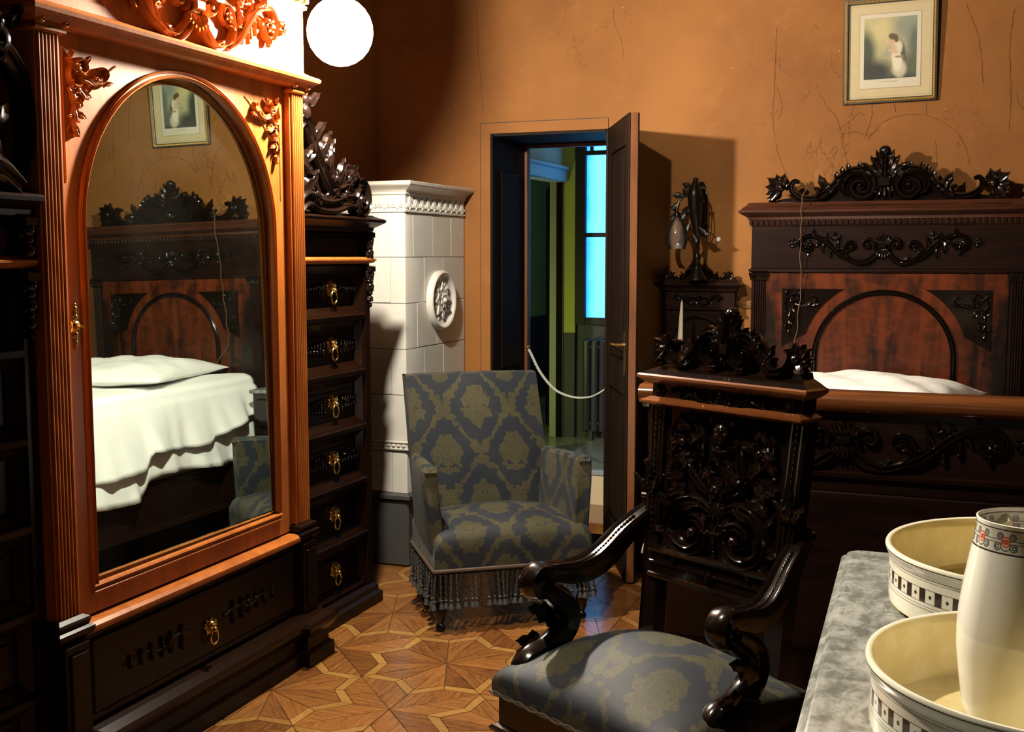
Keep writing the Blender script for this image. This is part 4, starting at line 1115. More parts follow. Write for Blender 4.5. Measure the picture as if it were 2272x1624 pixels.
# main panel with figured veneer, arch moulding, spandrels
b = B(); b.box(-.522, .522, -.002, .012, .55, 1.424, .002); build(b, 'veneer_panel', 'flame', t, 0)
AR, AZ, ACX = .300, 1.040, .005
b = B(frame_back(ACX, -.002, 0)); path = [(-AR, z) for z in lin(.70, AZ, 8)]+[(AR*cos(a), AZ+AR*sin(a)) for a in lin(PI, 0, 36)][1:]+[(AR, z) for z in lin(AZ, .70, 8)][1:]
b.ribbon(path, .012, 0, .014, True); build(b, 'arch_moulding', 'walnut', t)
for m in (-1, 1):
    R2 = .358
    pts = [(m*.450, 1.352)]+[(m*R2*cos(a), AZ+R2*sin(a)) for a in lin(1.06, .30, 14)]+[(m*.450, AZ+R2*sin(.30)-.06)]
    pts = [(ACX+x, min(z, 1.352)) for x, z in pts]
    b = B(); b.prism(pts, -.008, .004); sp = build(b, 'spandrel_panel', 'walnut', t, 0)
    b = B(frame_back(ACX+m*.446, -.008, 1.348)); spandrel(b, -m, .175, .014); build(b, 'spandrel_carving', 'walnut', sp)
# bed rails and foot
FY = -1.91        # footboard face at world y 3.45
for m in (-1, 1):
    x0, x1 = sorted((m*(HW-.005), m*(HW-.045)))
    b = B(); b.box(x0, x1, FY+.05, .012, .20, .42, .006); b.box(x0-.006, x1+.006, FY+.05, .012, .40, .43, .006); b.box(x0-.004, x1+.004, FY+.05, .012, .20, .225, .004)
    build(b, 'side_rail', 'walnut_x', t, 0)
b = B(); b.box(-HW+.05, HW-.05, FY+.05, .0, .33, .40); build(b, 'slat_base', 'black', t, 0)
b = B(); b.box(-HW-.005, HW+.005, FY+.01, FY+.06, .12, 1.05, .004); build(b, 'footboard', 'walnut_x', t, 0)
b = B()
prof = [(.05, 1.040), (-.004, 1.040), (-.016, 1.046), (-.026, 1.058), (-.030, 1.072), (-.026, 1.086), (-.014, 1.096), (.0, 1.099), (.06, 1.101), (.075, 1.096), (.075, 1.045)]
b.skin([[b.add((x, FY+y, z)) for y, z in prof] for x in (-HW-.03, HW+.03)]); build(b, 'foot_rail', 'rail', t, 50, label='reddish rounded top rail of the footboard')
b = B(frame_back(.0, FY+.01, .955)); frieze(b, .50, .075, .022); build(b, 'foot_carving', 'walnut', t)
b = B()
b.box(-HW+.06, HW-.06, FY-.004, FY+.012, .30, .80, .006); b.stack(-HW-.005, HW+.005, FY+.004, FY+.06, [(.84, -.004), (.844, .008), (.856, .010), (.862, -.004)], fix='y1'); build(b, 'foot_panel', 'walnut_x', t, 0)
for m in (-1, 1):
    b = B(); x = m*(HW-.02)
    b.stack(x-.045, x+.045, FY-.002, FY+.07, [(0, .0), (.02, .012), (.06, .012), (.09, .0), (.12, .004)]); build(b, 'foot_block', 'walnut', t, 0)
    b = B(); b.stack(x-.04, x+.04, .0, .09, [(0, .0), (.02, .008), (.09, .008), (.11, .0)]); build(b, 'head_foot', 'walnut', t, 0)

# mattress, sheets, pillow
MX0, MX1, MY0, MY1 = BX-.535, BX+.535, 3.53, 5.335
t = thing('mattress', 'thick white covered mattress lying on the carved bed', 'mattress', (0, 0, 0))
def softbox(x0, x1, y0, y1, z0, z1, r, dome, nx=12, ny=16, wob=0.0):
    b = B()
    def prof(n):
        a = [(0, 0.0), (0, .5), (.0, .78), (.25, .93), (.6, 1.0)]
        return a
    P = prof(0)
    us = [(p, z, 0) for p, z in P]+[(k, 1.0, 1) for k in range(1, nx)]+[(p, z, 2) for p, z in reversed(P)]
    vs = [(p, z, 0) for p, z in P]+[(k, 1.0, 1) for k in range(1, ny)]+[(p, z, 2) for p, z in reversed(P)]
    def pos(q, a, c_, n):
        p, z, s_ = q
        if s_ == 0: return a+p*r
        if s_ == 2: return c_-p*r
        return a+r*.6+(c_-a-1.2*r)*p/n
    def fn(u, v):
        x, y = pos(u, x0, x1, nx), pos(v, y0, y1, ny)
        h = u[1]*v[1]
        dx = sin(PI*(x-x0)/(x1-x0)); dy = sin(PI*(y-y0)/(y1-y0))
        z = z0+(z1-z0)*h+dome*max(0, dx)**.8*max(0, dy)**.8
        if wob: z += wob*h*(sin(x*13+y*7)+sin(y*17-x*5))*.5
        return (x, y, z)
    def uvf(u, v):
        x, y = pos(u, x0, x1, nx), pos(v, y0, y1, ny)
        hx = (1-u[1])*(z1-z0)*(-1 if u[2] == 0 else 1); hy = (1-v[1])*(z1-z0)*(-1 if v[2] == 0 else 1)
        return (x+hx, y+hy)
    b.grid(fn, us, vs, uvf)
    i = [b.add(p) for p in ((x0, y0, z0), (x1, y0, z0), (x1, y1, z0), (x0, y1, z0))]; b.face(i[::-1])
    return b
b = softbox(MX0+.02, MX1-.02, MY0, MY1-.06, .432, .855, .10, .012); build(b, 'mattress_body', 'cotton', t, 60)
def drape(name, label, x_edge, ztop, hem, y0, y1, off, seed, notch=None):
    rnd = random.Random(seed)
    b = B(); ny = 70
    ph = [rnd.uniform(0, 6.28) for _ in range(6)]
    X1 = MX1-.015
    cols = [('t', x) for x in lin(X1, x_edge+.05, 14)]+[('r', a) for a in lin(.15, 1, 5)]+[('d', k) for k in lin(.06, 1, 14)]
    def fn(c_, v):
        y = y0+(y1-y0)*v; k, a = c_
        fold = (sin(y*21+ph[0])*.5+sin(y*37+ph[1])*.3+sin(y*9+ph[2])*.6)
        end = max(0.0, 1-min(v, 1-v)*9)
        if k == 't':
            cz = ztop+off+.010*sin(y*5+a*6+ph[3])+.006*sin(a*17+y*11+ph[4])-.02*((a-BX)/.5)**4*.3
            return (a, y, cz)
        if k == 'r':
            q = a*PI/2
            return (x_edge+.05-.05*sin(q)-off, y, ztop+off-.05*(1-cos(q))+.004*sin(y*5+ph[3]))
        L = hem(v)
        z = ztop-.05+off-a*L
        x = x_edge-off-.004-.050*a**.7-(.006+.020*a)*(1+fold*.9)*a**.8-.010*a*sin(y*60+ph[5])*.4
        return (x, y+.03*a*sin(y*9+ph[2])*.5, z)
    b.grid(fn, cols, lin(0, 1, ny))
    o = build(b, name, 'cotton', None, 70, recalc=False)
    md = o.modifiers.new('thickness', 'SOLIDIFY'); md.thickness = .004; md.offset = 0
    return tag(o, label, 'sheet', 'white bed sheets')
def hem_u(v):
    y = 3.60+(5.24-3.60)*v
    k = min(1, max(0, (4.36-y)/.10)); k = k*k*(3-2*k)
    L = .36+.015*sin(y*8)+k*.065
    if y > 5.08: L -= (y-5.08)*.5
    return L
drape('under_sheet', 'lower white sheet hanging further down the side of the bed', MX0-.012, .868, hem_u, 3.60, 5.24, .003, 3)
def hem_o(v):
    y = 3.60+(5.28-3.60)*v
    L = .245+.012*sin(y*7)
    if y > 4.80: L = .235-(y-4.80)*.20
    k = min(1, max(0, (4.32-y)/.05)); L += k*.08
    return max(.08, L)
drape('top_sheet', 'upper white sheet folded over the mattress edge with a ragged hem', MX0-.020, .872, hem_o, 3.60, 5.30, .012, 9)
# pillow
b = B(); pw, pl, ph = .385, .385, .088
def pil(u, v, s_):
    a = (max(0, 1-abs(u)**3.2)*max(0, 1-abs(v)**3.2))**.5
    k = 1+.08*(abs(u*v))**2-.03*(1-abs(u))*(abs(v)**3)-.03*(1-abs(v))*(abs(u)**3)
    w_ = (.007*sin(u*7+v*4)+.005*sin(v*13-u*6)+.006*sin((u+v)*9))*a
    return (u*pw*k, v*pl*k, (ph*a+w_)*s_)
us = [-cos(PI*k/30) for k in range(31)]; vs = [-cos(PI*k/30) for k in range(31)]
b.grid(lambda u, v: pil(u, v, 1), us, vs); b.grid(lambda u, v: pil(u, v, -.45), us, vs)
t = thing('pillow', 'plump white pillow lying at the head of the bed', 'pillow', (-.325, 4.862, .920), -.20)
build(b, 'pillow_case', 'cotton', t, 60)

# ================================================================== NIGHT STAND + CANDLE + WALL LAMP
t = thing('bedside_cabinet', 'dark carved bedside cabinet with a tall crested back between door and bed', 'cabinet', (-1.137, 5.42, 0))
w2 = .178
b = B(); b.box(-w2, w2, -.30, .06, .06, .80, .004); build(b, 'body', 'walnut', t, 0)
b = B(); b.box(-w2+.03, w2-.03, -.312, -.30, .12, .58, .006); dd = build(b, 'cabinet_door', 'walnut', t, 0)
b = B(); b.ball((w2-.05, -.325, .36), .012, 8, 6); build(b, 'knob', 'brass', dd)
b = B(); b.box(-w2+.03, w2-.03, -.312, -.30, .62, .77, .006); dd = build(b, 'drawer', 'walnut', t, 0)
b = B(); b.ball((0, -.325, .695), .012, 8, 6); build(b, 'knob', 'brass', dd)
b = B(); b.stack(-w2, w2, -.30, .06, [(0, .0), (.02, .02), (.05, .02), (.06, .0)], fix='y1'); build(b, 'plinth', 'walnut', t, 0)
b = B(); b.box(-w2-.012, w2+.012, -.32, .06, .80, .822, .006); build(b, 'marble_top', 'marble', t, 0)
b = B(); b.box(-w2, w2, .02, .06, .822, 1.34); build(b, 'back_board', 'walnut_x', t, 0)
b = B(frame_back(0, .02, 0)); R = .115
b.ribbon([(-R, z) for z in lin(.86, 1.09, 6)]+[(R*cos(a), 1.09+R*sin(a)) for a in lin(PI, 0, 20)][1:]+[(R, z) for z in lin(1.09, .86, 6)][1:], .007, 0, .008, True); build(b, 'arch_moulding', 'walnut', t)
b = B(); b.stack(-w2, w2, .0, .06, [(1.330, .0), (1.334, .008), (1.346, .010), (1.350, .016), (1.360, .030), (1.366, .034), (1.374, .034), (1.378, .022), (1.388, .012), (1.390, .0)], fix='y1'); build(b, 'back_cornice', 'walnut_x', t, 0)
b = B(); b.stack(-w2, w2, .006, .04, [(1.242, -.004), (1.246, .008), (1.252, .008), (1.256, .0)], fix='y1'); b.box(-w2, w2, .006, .03, 1.256, 1.332); build(b, 'frieze_board', 'walnut_x', t, 0)
b = B()
for k in range(30): x = -w2+2*w2*(k+.5)/30; b.box(x-.0035, x+.0035, -.004, .006, 1.334, 1.345)
build(b, 'dentil_row', 'walnut_x', t, 0, kind='stuff')
b = B(frame_back(0, .006, 1.294)); frieze(b, .125, .028, .010); build(b, 'frieze_carving', 'walnut', t)
b = crest_base(.165, .080, .030, .050); b.v = [(x, y, z+1.388) for x, y, z in b.v]; build(b, 'crest_board', 'walnut', t, 0)
b = B(frame_back(0, .032, 1.388)); crest(b, .165, .080, .018); build(b, 'crest_carving', 'walnut', t)

t = thing('candlestick', 'dark candlestick on the bedside cabinet holding a tall candle', 'candlestick', (-1.175, 5.22, .822))
b = B(); b.lathe([(.055, 0), (.056, .008), (.045, .014), (.020, .024), (.014, .05), (.020, .07), (.011, .09), (.010, .17), (.016, .20), (.012, .22), (.018, .245), (.026, .265), (.027, .272), (.011, .274)], 18)
build(b, 'stick', 'bronze', t)
b = B(); b.lathe([(.034, .262), (.040, .266), (.038, .269), (.012, .268)], 18); build(b, 'drip_pan', 'bronze', t)
b = B(); b.lathe([(.0125, -.02), (.0125, .02), (.0095, .115), (.005, .185), (.0022, .196)], 14); b.tube([(0, 0, .19), (.001, 0, .204)], .0008, 5)
o = build(b, 'candle', 'wax', None); o.location = (-1.175, 5.22, .822+.274); o.rotation_euler = (0, .03, 0)
tag(o, 'tapering ivory candle standing in the candlestick by the bed', 'candle')

t = thing('wall_lamp', 'dark bronze leaf branch wall lamp with a hanging clear glass tulip shade', 'lamp', (-1.140, 5.5, 1.70))
b = B()
b.stack(-.028, .028, -.016, .0, [(-.10, -.02), (-.09, 0), (.11, 0), (.14, -.008), (.16, -.020)])
build(b, 'back_plate', 'bronze', t)
b = B(); ST = cr([(.012, -.13, -.285), (.010, -.135, -.20), (.012, -.14, -.12), (.0, -.15, .0), (-.004, -.15, .10), (.0, -.15, .158)], 5)
b.tube(ST, taper(len(ST), .020, .008, .010, .030, .034, .010), 10)
b.tube([(0, -.01, .06), (-.002, -.10, .07), (0, -.15, .06)], .009, 8)
b.ball((.0, -.15, .16), .014, 9, 6)
build(b, 'stem', 'bronze', t)
b = B(); b.lathe([(.022, -.24), (.014, -.225), (.020, -.20), (.010, -.18)], 12, .010, -.135, 0); b.lathe([(.050, -.312), (.046, -.300), (.026, -.270), (.018, -.245)], 14, .010, -.135, 0); build(b, 'foot', 'bronze', t)
b = B()
A = cr([(-.005, -.15, .06), (-.040, -.165, .085), (-.070, -.18, .060), (-.080, -.185, .025), (-.080, -.185, .0)], 5); b.tube(A, taper(len(A), .007, .005, .006), 7)
for x, z, a, L in ((-.03,.08,2.0,.05),(-.055,.085,2.9,.055),(-.07,.05,3.6,.05),(-.075,.02,2.6,.045),(-.08,.01,4.0,.06),(-.06,.02,-.6,.05),(-.02,.02,3.8,.07),(-.02,-.04,4.2,.06),(.02,-.06,5.4,.07),(.03,-.09,-.3,.055),(-.02,.12,2.4,.05),(.025,.06,.5,.03),(-.08,.01,5.2,.05),(.0,-.10,4.9,.05)):
    b.M = frame_back(0, -.165, 0); b.leaf(x, z, a, L, .013, 0, .006, .5, 1, 7, .012)
b.M = I4
for P in ([(.03,-.15,.10),(.05,-.16,.02),(.045,-.16,-.05),(.02,-.15,-.08)], [(.02,-.15,-.02),(.06,-.155,-.05),(.055,-.155,-.09),(.02,-.15,-.10)], [(-.01,-.15,-.10),(-.03,-.16,-.115),(-.01,-.16,-.13),(.015,-.15,-.12)], [(.0,-.15,.13),(.034,-.16,.10),(.036,-.16,.0),(.03,-.16,-.06)]):
    c = cr(P, 6); b.tube(c, .0028, 6)
build(b, 'leaf_branch', 'bronze', t)
b = B()
N_ = 24
def glr(z): return None
prof = [(.012, .0), (.020, -.008), (.034, -.030), (.046, -.062), (.052, -.095), (.050, -.125), (.042, -.148)]
rings = []
for off in (0, -.0022):
    for r, z in (prof if off == 0 else prof[::-1]):
        k = max(0, (-z-.09)/.06)
        rings.append([b.add((-.080+(r+off)*(1+.035*cos(12*2*PI*q/N_*.5*2))*cos(2*PI*q/N_), -.185+(r+off)*(1+.035*cos(12*2*PI*q/N_))*sin(2*PI*q/N_), -.012+z-.006*k*abs(sin(6*PI*q/N_*1.0)))) for q in range(N_)])
b.skin(rings+[rings[0]], cap=False)
build(b, 'glass_shade', 'glass', t, 60)
b = B(); b.lathe([(.014, -.02), (.016, .0), (.010, .012)], 12, -.080, -.185, 0); build(b, 'lamp_holder', 'bronze', t)

b = B(); b.lathe([(.013, 0), (.013, .006), (.008, .012), (.0, .013)], 16, cap=True)
o = build(b, 'wall_button', 'white_metal', None); o.matrix_world = frame_back(-1.055, 5.5, 1.583); tag(o, 'small round white button on the ochre wall by the wall lamp', 'button')

# cord hung over the headboard, wire to the lamp
b = B()
P = cr([(-.655,5.39,1.815),(-.64,5.36,1.835),(-.622,5.33,1.83),(-.628,5.31,1.80),(-.640,5.296,1.755),(-.640,5.290,1.70),(-.640,5.30,1.64),(-.644,5.315,1.55),(-.642,5.325,1.45),(-.640,5.335,1.36),(-.648,5.34,1.25),(-.655,5.34,1.15),(-.662,5.34,1.08),(-.64,5.335,1.02),(-.60,5.31,.96),(-.57,5.29,.905)], 6)
P = [(x+.003*sin(i*.8), y, z) for i, (x, y, z) in enumerate(P)]
b.tube(P, .0023, 6); build_o = build(b, 'bell_pull_cord', 'cord', None); tag(build_o, 'thin brown cord hanging from the crest down the front of the headboard', 'cord')
b = B()
for dz in (0, -.012):
    P = cr([(-.965, 5.46, 1.292+dz*.2), (-.93, 5.478, 1.272+dz), (-.89, 5.48, 1.276+dz), (-.83, 5.475, 1.285+dz)], 6); b.tube(P, .0025, 5)
o = build(b, 'lamp_wire', 'cord', None); tag(o, 'pair of dark wires on the wall between bedside cabinet and headboard', 'wire')

# ================================================================== FRAMED PRINT
t = thing('framed_print', 'framed print of a child in a pale dress in a gilt rope and black frame', 'picture', (-.289, 5.498, 2.430), 0)
t.rotation_euler = (.05, -.012, 0)
fw, fh = .203, .232
b = B()
for x0, x1, z0, z1 in ((-fw, -fw+.022, -fh, fh), (fw-.022, fw, -fh, fh), (-fw+.022, fw-.022, fh-.022, fh), (-fw+.022, fw-.022, -fh, -fh+.022)): b.box(x0, x1, -.026, -.002, z0, z1, .002)
build(b, 'frame', 'ebony', t, 0)
b = B()
e = .0125
for P0, P1 in (((-fw+e, -fh+e), (fw-e, -fh+e)), ((fw-e, -fh+e), (fw-e, fh-e)), ((fw-e, fh-e), (-fw+e, fh-e)), ((-fw+e, fh-e), (-fw+e, -fh+e))):
    L = math.hypot(P1[0]-P0[0], P1[1]-P0[1]); n_ = int(L/.011)
    for k in range(n_):
        x = P0[0]+(P1[0]-P0[0])*(k+.5)/n_; z = P0[1]+(P1[1]-P0[1])*(k+.5)/n_
        ux, uz = (P1[0]-P0[0])/L, (P1[1]-P0[1])/L
        ax, az = ux*.0075-uz*.0042, uz*.0075+ux*.0042
        b.tube([(x-ax, -.0255, z-az), (x, -.030, z), (x+ax, -.0255, z+az)], [.0022, .0042, .0022], 5)
build(b, 'gilt_rope_moulding', 'gilt', t, 60, kind='stuff')
b = B(); b.box(-fw+.022, fw-.022, -.013, -.004, -fh+.022, fh-.022); build(b, 'mat_board', 'mat_board', t, 0)
b = B()
for ix, iz in ((fw-.030, fh-.030),):
    for x0, x1, z0, z1 in ((-ix, -ix+.0012, -iz, iz), (ix-.0012, ix, -iz, iz), (-ix, ix, iz-.0012, iz), (-ix, ix, -iz, -iz+.0012)): b.box(x0, x1, -.0134, -.0128, z0, z1)
for ix, iz in ((.134, .166),):
    for x0, x1, z0, z1 in ((-ix, -ix+.002, -iz, iz), (ix-.002, ix, -iz, iz), (-ix, ix, iz-.002, iz), (-ix, ix, -iz, -iz+.002)): b.box(x0, x1, -.0134, -.0128, z0, z1)
build(b, 'ruled_line', 'ink', t, 0)
b = B(); b.box(-.131, .131, -.0142, -.013, -.163, .163); build(b, 'print_paper', 'mount', t, 0)
b = B(); b.box(-.113, .113, -.0150, -.0140, -.124, .146); build(b, 'print_image', 'print', t, 0)
b = B(); b.box(-.035, .035, -.0150, -.0140, -.1375, -.1355); build(b, 'caption_line', 'ink', t, 0)

# ================================================================== UPHOLSTERED ARMCHAIR
t = thing('upholstered_armchair', 'blue and gold damask armchair with a fringed skirt standing before the stove', 'armchair', (-1.87, 3.97, 0), math.atan2(.6, .8))
# local: x 0..0.66 along the front, y 0 front .. .52 back
b = B(); b.stack(0.0, .655, 0.0, .50, [(.235, .0), (.27, .002)]); build(b, 'seat_frame', 'damask', t, 0, uv=True)
b = softbox(.0, .660, -.012, .47, .262, .402, .055, .058, 14, 14); build(b, 'seat_cushion', 'damask', t, 60, uv=True)
# back, leaning: outline grid front and rear
def backpt(u, v, side_):
    zt = .982+.004*sin(PI*u); z = .262+(zt-.262)*v
    x0 = .018-.032*v; x1 = .640-.062*v
    x = x0+(x1-x0)*u
    y = .395+.125*((z-.262)/.72)
    bulge = .022*sin(PI*min(1, max(0, u)))**.5*sin(PI*min(1, v*1.02))**.6 if 0 < u < 1 else 0
    return (x, y-bulge if side_ == 0 else y+.085, z)
us = lin(0, 1, 15); vs = lin(0, 1, 17)
b = B()
b.grid(lambda u, v: backpt(u, v, 0), us, vs, lambda u, v: (u*.60+.0, v*.72+.02))
b.grid(lambda u, v: backpt(u, v, 1), us, vs, lambda u, v: (u*.60, v*.72))
for u in (0, 1): b.grid(lambda d_, v: tuple(Vector(backpt(u, v, 0)).lerp(Vector(backpt(u, v, 1)), d_)), [0, .12, 1], vs, lambda d_, v: (d_*.085, v*.72))
b.grid(lambda d_, u: tuple(Vector(backpt(u, 1, 0)).lerp(Vector(backpt(u, 1, 1)), d_)+Vector((0, 0, .006*sin(PI*d_)))), [0, .12, .5, .88, 1], us, lambda d_, u: (u*.6, .74+d_*.085))
build(b, 'backrest', 'damask', t, 50, uv=True)
for m in (0, 1):
    # arm: section rings from front to back, outside curve
    def ring(y):
        f = (y-.045)/.40
        if m == 0:
            xo, xi = -.042+.030*f, .026+.008*f
            zt = .668-.010*f
        else:
            xo, xi = .672-.052*f, .600-.030*f
            zt = .684-.022*f
        return xo, xi, zt
    b = B(); rings = []
    ys = [.020, .026, .045, .12, .22, .32, .42]
    for k, y in enumerate(ys):
        xo, xi, zt = ring(max(y, .045)); s_ = 1 if m == 0 else -1
        ins = {0: .010, 1: .003}.get(k, 0)
        xo_, xi_ = xo+s_*ins, xi-s_*ins; zt_ = zt-ins
        bx = (.004 if m == 0 else .655)
        ob = bx+s_*ins
        P = [(ob, .27), (bx+(xo-bx)*.5+s_*ins, .44), (xo_, .58), (xo_, zt_-.014), (xo_+s_*.014, zt_), (xi_-s_*.014, zt_), (xi_, zt_-.014), (xi_+s_*.002, .56), (xi_+s_*(.020 if m == 0 else .012), .40), (bx+s_*.050, .29)]
        rings.append([b.add((x, y, z)) for x, z in P])
    b.skin(rings)
    build(b, 'armrest', 'damask', t, 40, uv=True)
    b = B(); xo, xi, zt = ring(.045); xc = (xo+xi)/2
    for q in range(-3, 4): b.tube([(xc+q*.004, .024, zt-.045), (xc+q*.007, .016, zt-.020), (xc+q*.008, .034, zt-.001)], [.002, .005, .003], 5)
    build(b, 'gathered_fold', 'damask', t, uv=True)
# braid and fringe
b = B()
br = [(-.006, .46, .262), (-.006, -.018, .256), (.664, -.018, .256), (.664, .46, .262)]
P = []
for a, c_ in zip(br, br[1:]):
    for k in range(14): P.append(tuple(Vector(a).lerp(Vector(c_), k/14)))
P.append(br[-1])
b.tube(P, .008, 7); build(b, 'braid', 'braid', t)
b = B()
for q in (0, PI):
    b.tube([(.0028*cos(q+k*.95), .0028*sin(q+k*.95), -.010-k*.0066) for k in range(16)], .0028, 5)
b.lathe([(.003, -.108), (.0075, -.113), (.0065, -.119), (.005, -.122), (.011, -.138), (.0125, -.146), (.004, -.147)], 9)
ts = build(b, 'tassel', 'fringe', t)
pos = [(k*.66/31, -.020+random.uniform(-.004, .004)) for k in range(32)]+[(-.008+random.uniform(-.004, .004), .02+k*.022) for k in range(20)]+[(.668, .02+k*.022) for k in range(20)]
for k, (x, y) in enumerate(pos):
    o = ts if k == 0 else dupe(ts, t)
    o.location = (x, y, .252); o.rotation_euler = (random.uniform(-.10, .10), random.uniform(-.10, .10), random.uniform(0, 6))
for x, y in ((.03, .03), (.63, .03), (.05, .44), (.60, .44)):
    b = B(); b.lathe([(.014, 0), (.020, .008), (.018, .02), (.011, .03), (.020, .05), (.026, .085), (.018, .11), (.014, .12), (.024, .135), (.028, .16), (.026, .24)], 14, x, y)
    build(b, 'leg', 'walnut', t)

# ================================================================== CARVED HALL CHAIR
th_ = math.atan2(-.485, .875)
t = thing('carved_armchair', 'black carved walnut armchair with a tall relief back and damask seat in the foreground', 'armchair', (-.508, 2.779, 0), th_)
SH = Matrix(((1, 0, 0, 0), (0, 1, .10, -.1187), (0, 0, 1, 0), (0, 0, 0, 1)))   # the back leans away upwards
def cb(M=I4): return B(SH @ M)
# posts narrow towards the seat
for m in (-1, 1):
    b = cb(); rings = []
    for z in (0.0, .30, .60, .78, .95, 1.118):
        xo = .226+.020*min(1, max(0, (z-.6)/.5)); rings.append([b.add((m*x, y, z)) for x, y in ((xo-.050, 0), (xo, 0), (xo, .045), (xo-.050, .045))])
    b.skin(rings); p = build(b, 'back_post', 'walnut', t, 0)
    b = cb()
    for q, xx in enumerate((.012, .026, .040)):
        for k in range(22):
            z = .78+.33*k/21; xo = .226+.020*(z-.6)/.5
            if q == 1: b.ball((m*(xo-xx), -.003, z), .005, 6, 4)
        b.tube([(m*(.226+.020*(z-.6)/.5-xx), -.001, z) for z in lin(.78, 1.11, 8)], .003 if q != 1 else .0015, 6)
    build(b, 'bead_reeding', 'walnut', p)
b = cb(); b.box(-.205, .205, .014, .034, .74, 1.12); build(b, 'back_panel', 'walnut', t, 0)
# the big relief on the panel
b = cb(frame_back(0, .014, 0))
for m in (-1, 1):
    def RB(P, r, d=.022, groove=True, n=6):
        c = cr([(m*x, z) for x, z in P], n); b.ribbon(c, taper(len(c), *r), 0, d, groove)
    RB([(.085,.93),(.070,.98),(.062,1.03),(.080,1.080),(.120,1.090),(.152,1.060),(.150,1.015),(.122,1.000),(.105,1.025)], (.008,.013,.014,.013,.012,.010,.007))
    RB([(.018,.905),(.060,.930),(.098,.965),(.128,.960),(.140,.930),(.120,.910)], (.010,.013,.011,.009,.006))
    RB([(.02,.885),(.032,.960),(.015,.990),(.004,.960)], (.010,.012,.009,.006))
    RB([(.010,.865),(.055,.885),(.105,.880),(.140,.845),(.150,.795),(.118,.762),(.075,.755),(.040,.778),(.032,.815),(.060,.842),(.090,.830),(.094,.802),(.072,.792)], (.010,.014,.016,.017,.018,.017,.015,.013,.010,.007), .028)
    b.ball((m*.066, .806, .018), .014, 9, 6); b.ball((m*.122, 1.028, .016), .012, 8, 5)
    for x, z, a, L, w_, cu in ((.13,1.05,1.3,.05,.014,.6),(.125,1.04,-.6,.05,.016,.5),(.105,1.03,2.6,.05,.015,.4),(.12,1.01,-1.8,.055,.016,-.4),(.10,1.06,.5,.04,.012,.5),
                             (.09,.96,.9,.06,.016,-.7),(.11,.95,-.5,.07,.018,.7),(.06,.94,2.2,.06,.016,.5),(.05,.90,-.9,.07,.018,.6),(.10,.91,-.2,.07,.018,-.6),(.13,.90,1.0,.06,.016,.6),
                             (.145,.86,.3,.05,.015,.7),(.13,.87,2.4,.06,.016,-.5),(.04,.86,-2.0,.05,.014,.4),(.155,.80,-.4,.045,.014,.6),(.145,.77,-1.0,.05,.015,.6),(.11,.755,-1.4,.04,.013,.5),(.17,.93,1.9,.05,.014,.5),(.165,.98,2.0,.05,.013,.5),(.035,.93,1.8,.06,.015,.4)):
        b.leaf(m*x, z, a if m > 0 else PI-a, L, w_, .006, .020, cu*m, 2, 8, .010)
# central mask over a shell, flower and pendant
b.ball((0, 1.065, .012), .024, 10, 7, sy=1.25); b.ball((0, 1.058, .034), .007, 7, 5, sy=1.4)
for m in (-1, 1): b.ball((m*.009, 1.072, .030), .005, 6, 4); b.leaf(m*.012, 1.078, PI/2-m*.9, .040, .011, .008, .014, -.6*m, 2, 7)
b.fan(0, 1.075, PI*.75, PI*.25, 5, .035, .008, .010, .012, .006)
c = [(.030*cos(a), 1.032+.016*sin(a)) for a in lin(PI, 2*PI, 14)]; b.ribbon(c, .006, .004, .016, False)
b.rosette(0, .925, .040, .004, .022, 6, .35); b.fan(0, .895, PI*1.15, PI*1.85, 7, .045, .010, .004, .018, .004)
b.leaf(0, .85, -PI/2, .075, .018, .004, .022, 0, 3, 10)
b.tube([(-.040, .812, .014), (.040, .812, .014)], .007, 8); b.tube([(-.036, .826, .010), (.036, .826, .010)], .004, 7)
for k in range(5): b.ball((0, .80-k*.011, .010), .0075-.0008*k, 7, 5)
build(b, 'relief_carving', 'walnut', t, 45)
# cornice, frieze, cresting
b = cb(); b.stack(-.230, .230, -.012, .046, [(1.112, .0), (1.116, .014), (1.122, .024), (1.127, .024), (1.131, .014), (1.136, .004)], fix='y1'); build(b, 'lower_moulding', 'rail', t, 0)
b = cb(); b.box(-.236, .236, -.010, .046, 1.134, 1.172, .002); build(b, 'frieze_board', 'walnut', t, 0)
b = cb(frame_back(0, -.010, 1.153)); frieze(b, .165, .020, .012)
for m in (-1, 1):
    b.rosette(m*.205, 0, .020, .0, .010, 6, .4); b.leaf(m*.075, .012, (-.5 if m > 0 else PI+.5), .06, .004, .004, .008, 0, 1, 6)
build(b, 'frieze_carving', 'walnut', t)
b = cb(); b.stack(-.236, .236, -.012, .046, [(1.168, .0), (1.173, .012), (1.180, .022), (1.186, .030), (1.192, .030), (1.196, .026)], fix='y1'); build(b, 'cornice', 'rail', t, 0)
b = cb(); b.stack(-.236, .236, -.012, .046, [(1.195, .024), (1.206, .004), (1.214, -.014), (1.226, -.018)], fix='y1'); build(b, 'cornice_slope', 'walnut', t, 0)
b = cb(); cbs = crest_base(.225, .150, .006, .030); b.v = [tuple(SH @ Vector((x, y, z+1.214))) for x, y, z in cbs.v]; b.f = cbs.f; build(b, 'crest_board', 'walnut', t, 0)
b = cb(frame_back(0, .010, 1.218)); crest(b, .238, .152, .030); build(b, 'crest_carving', 'walnut', t, 45)
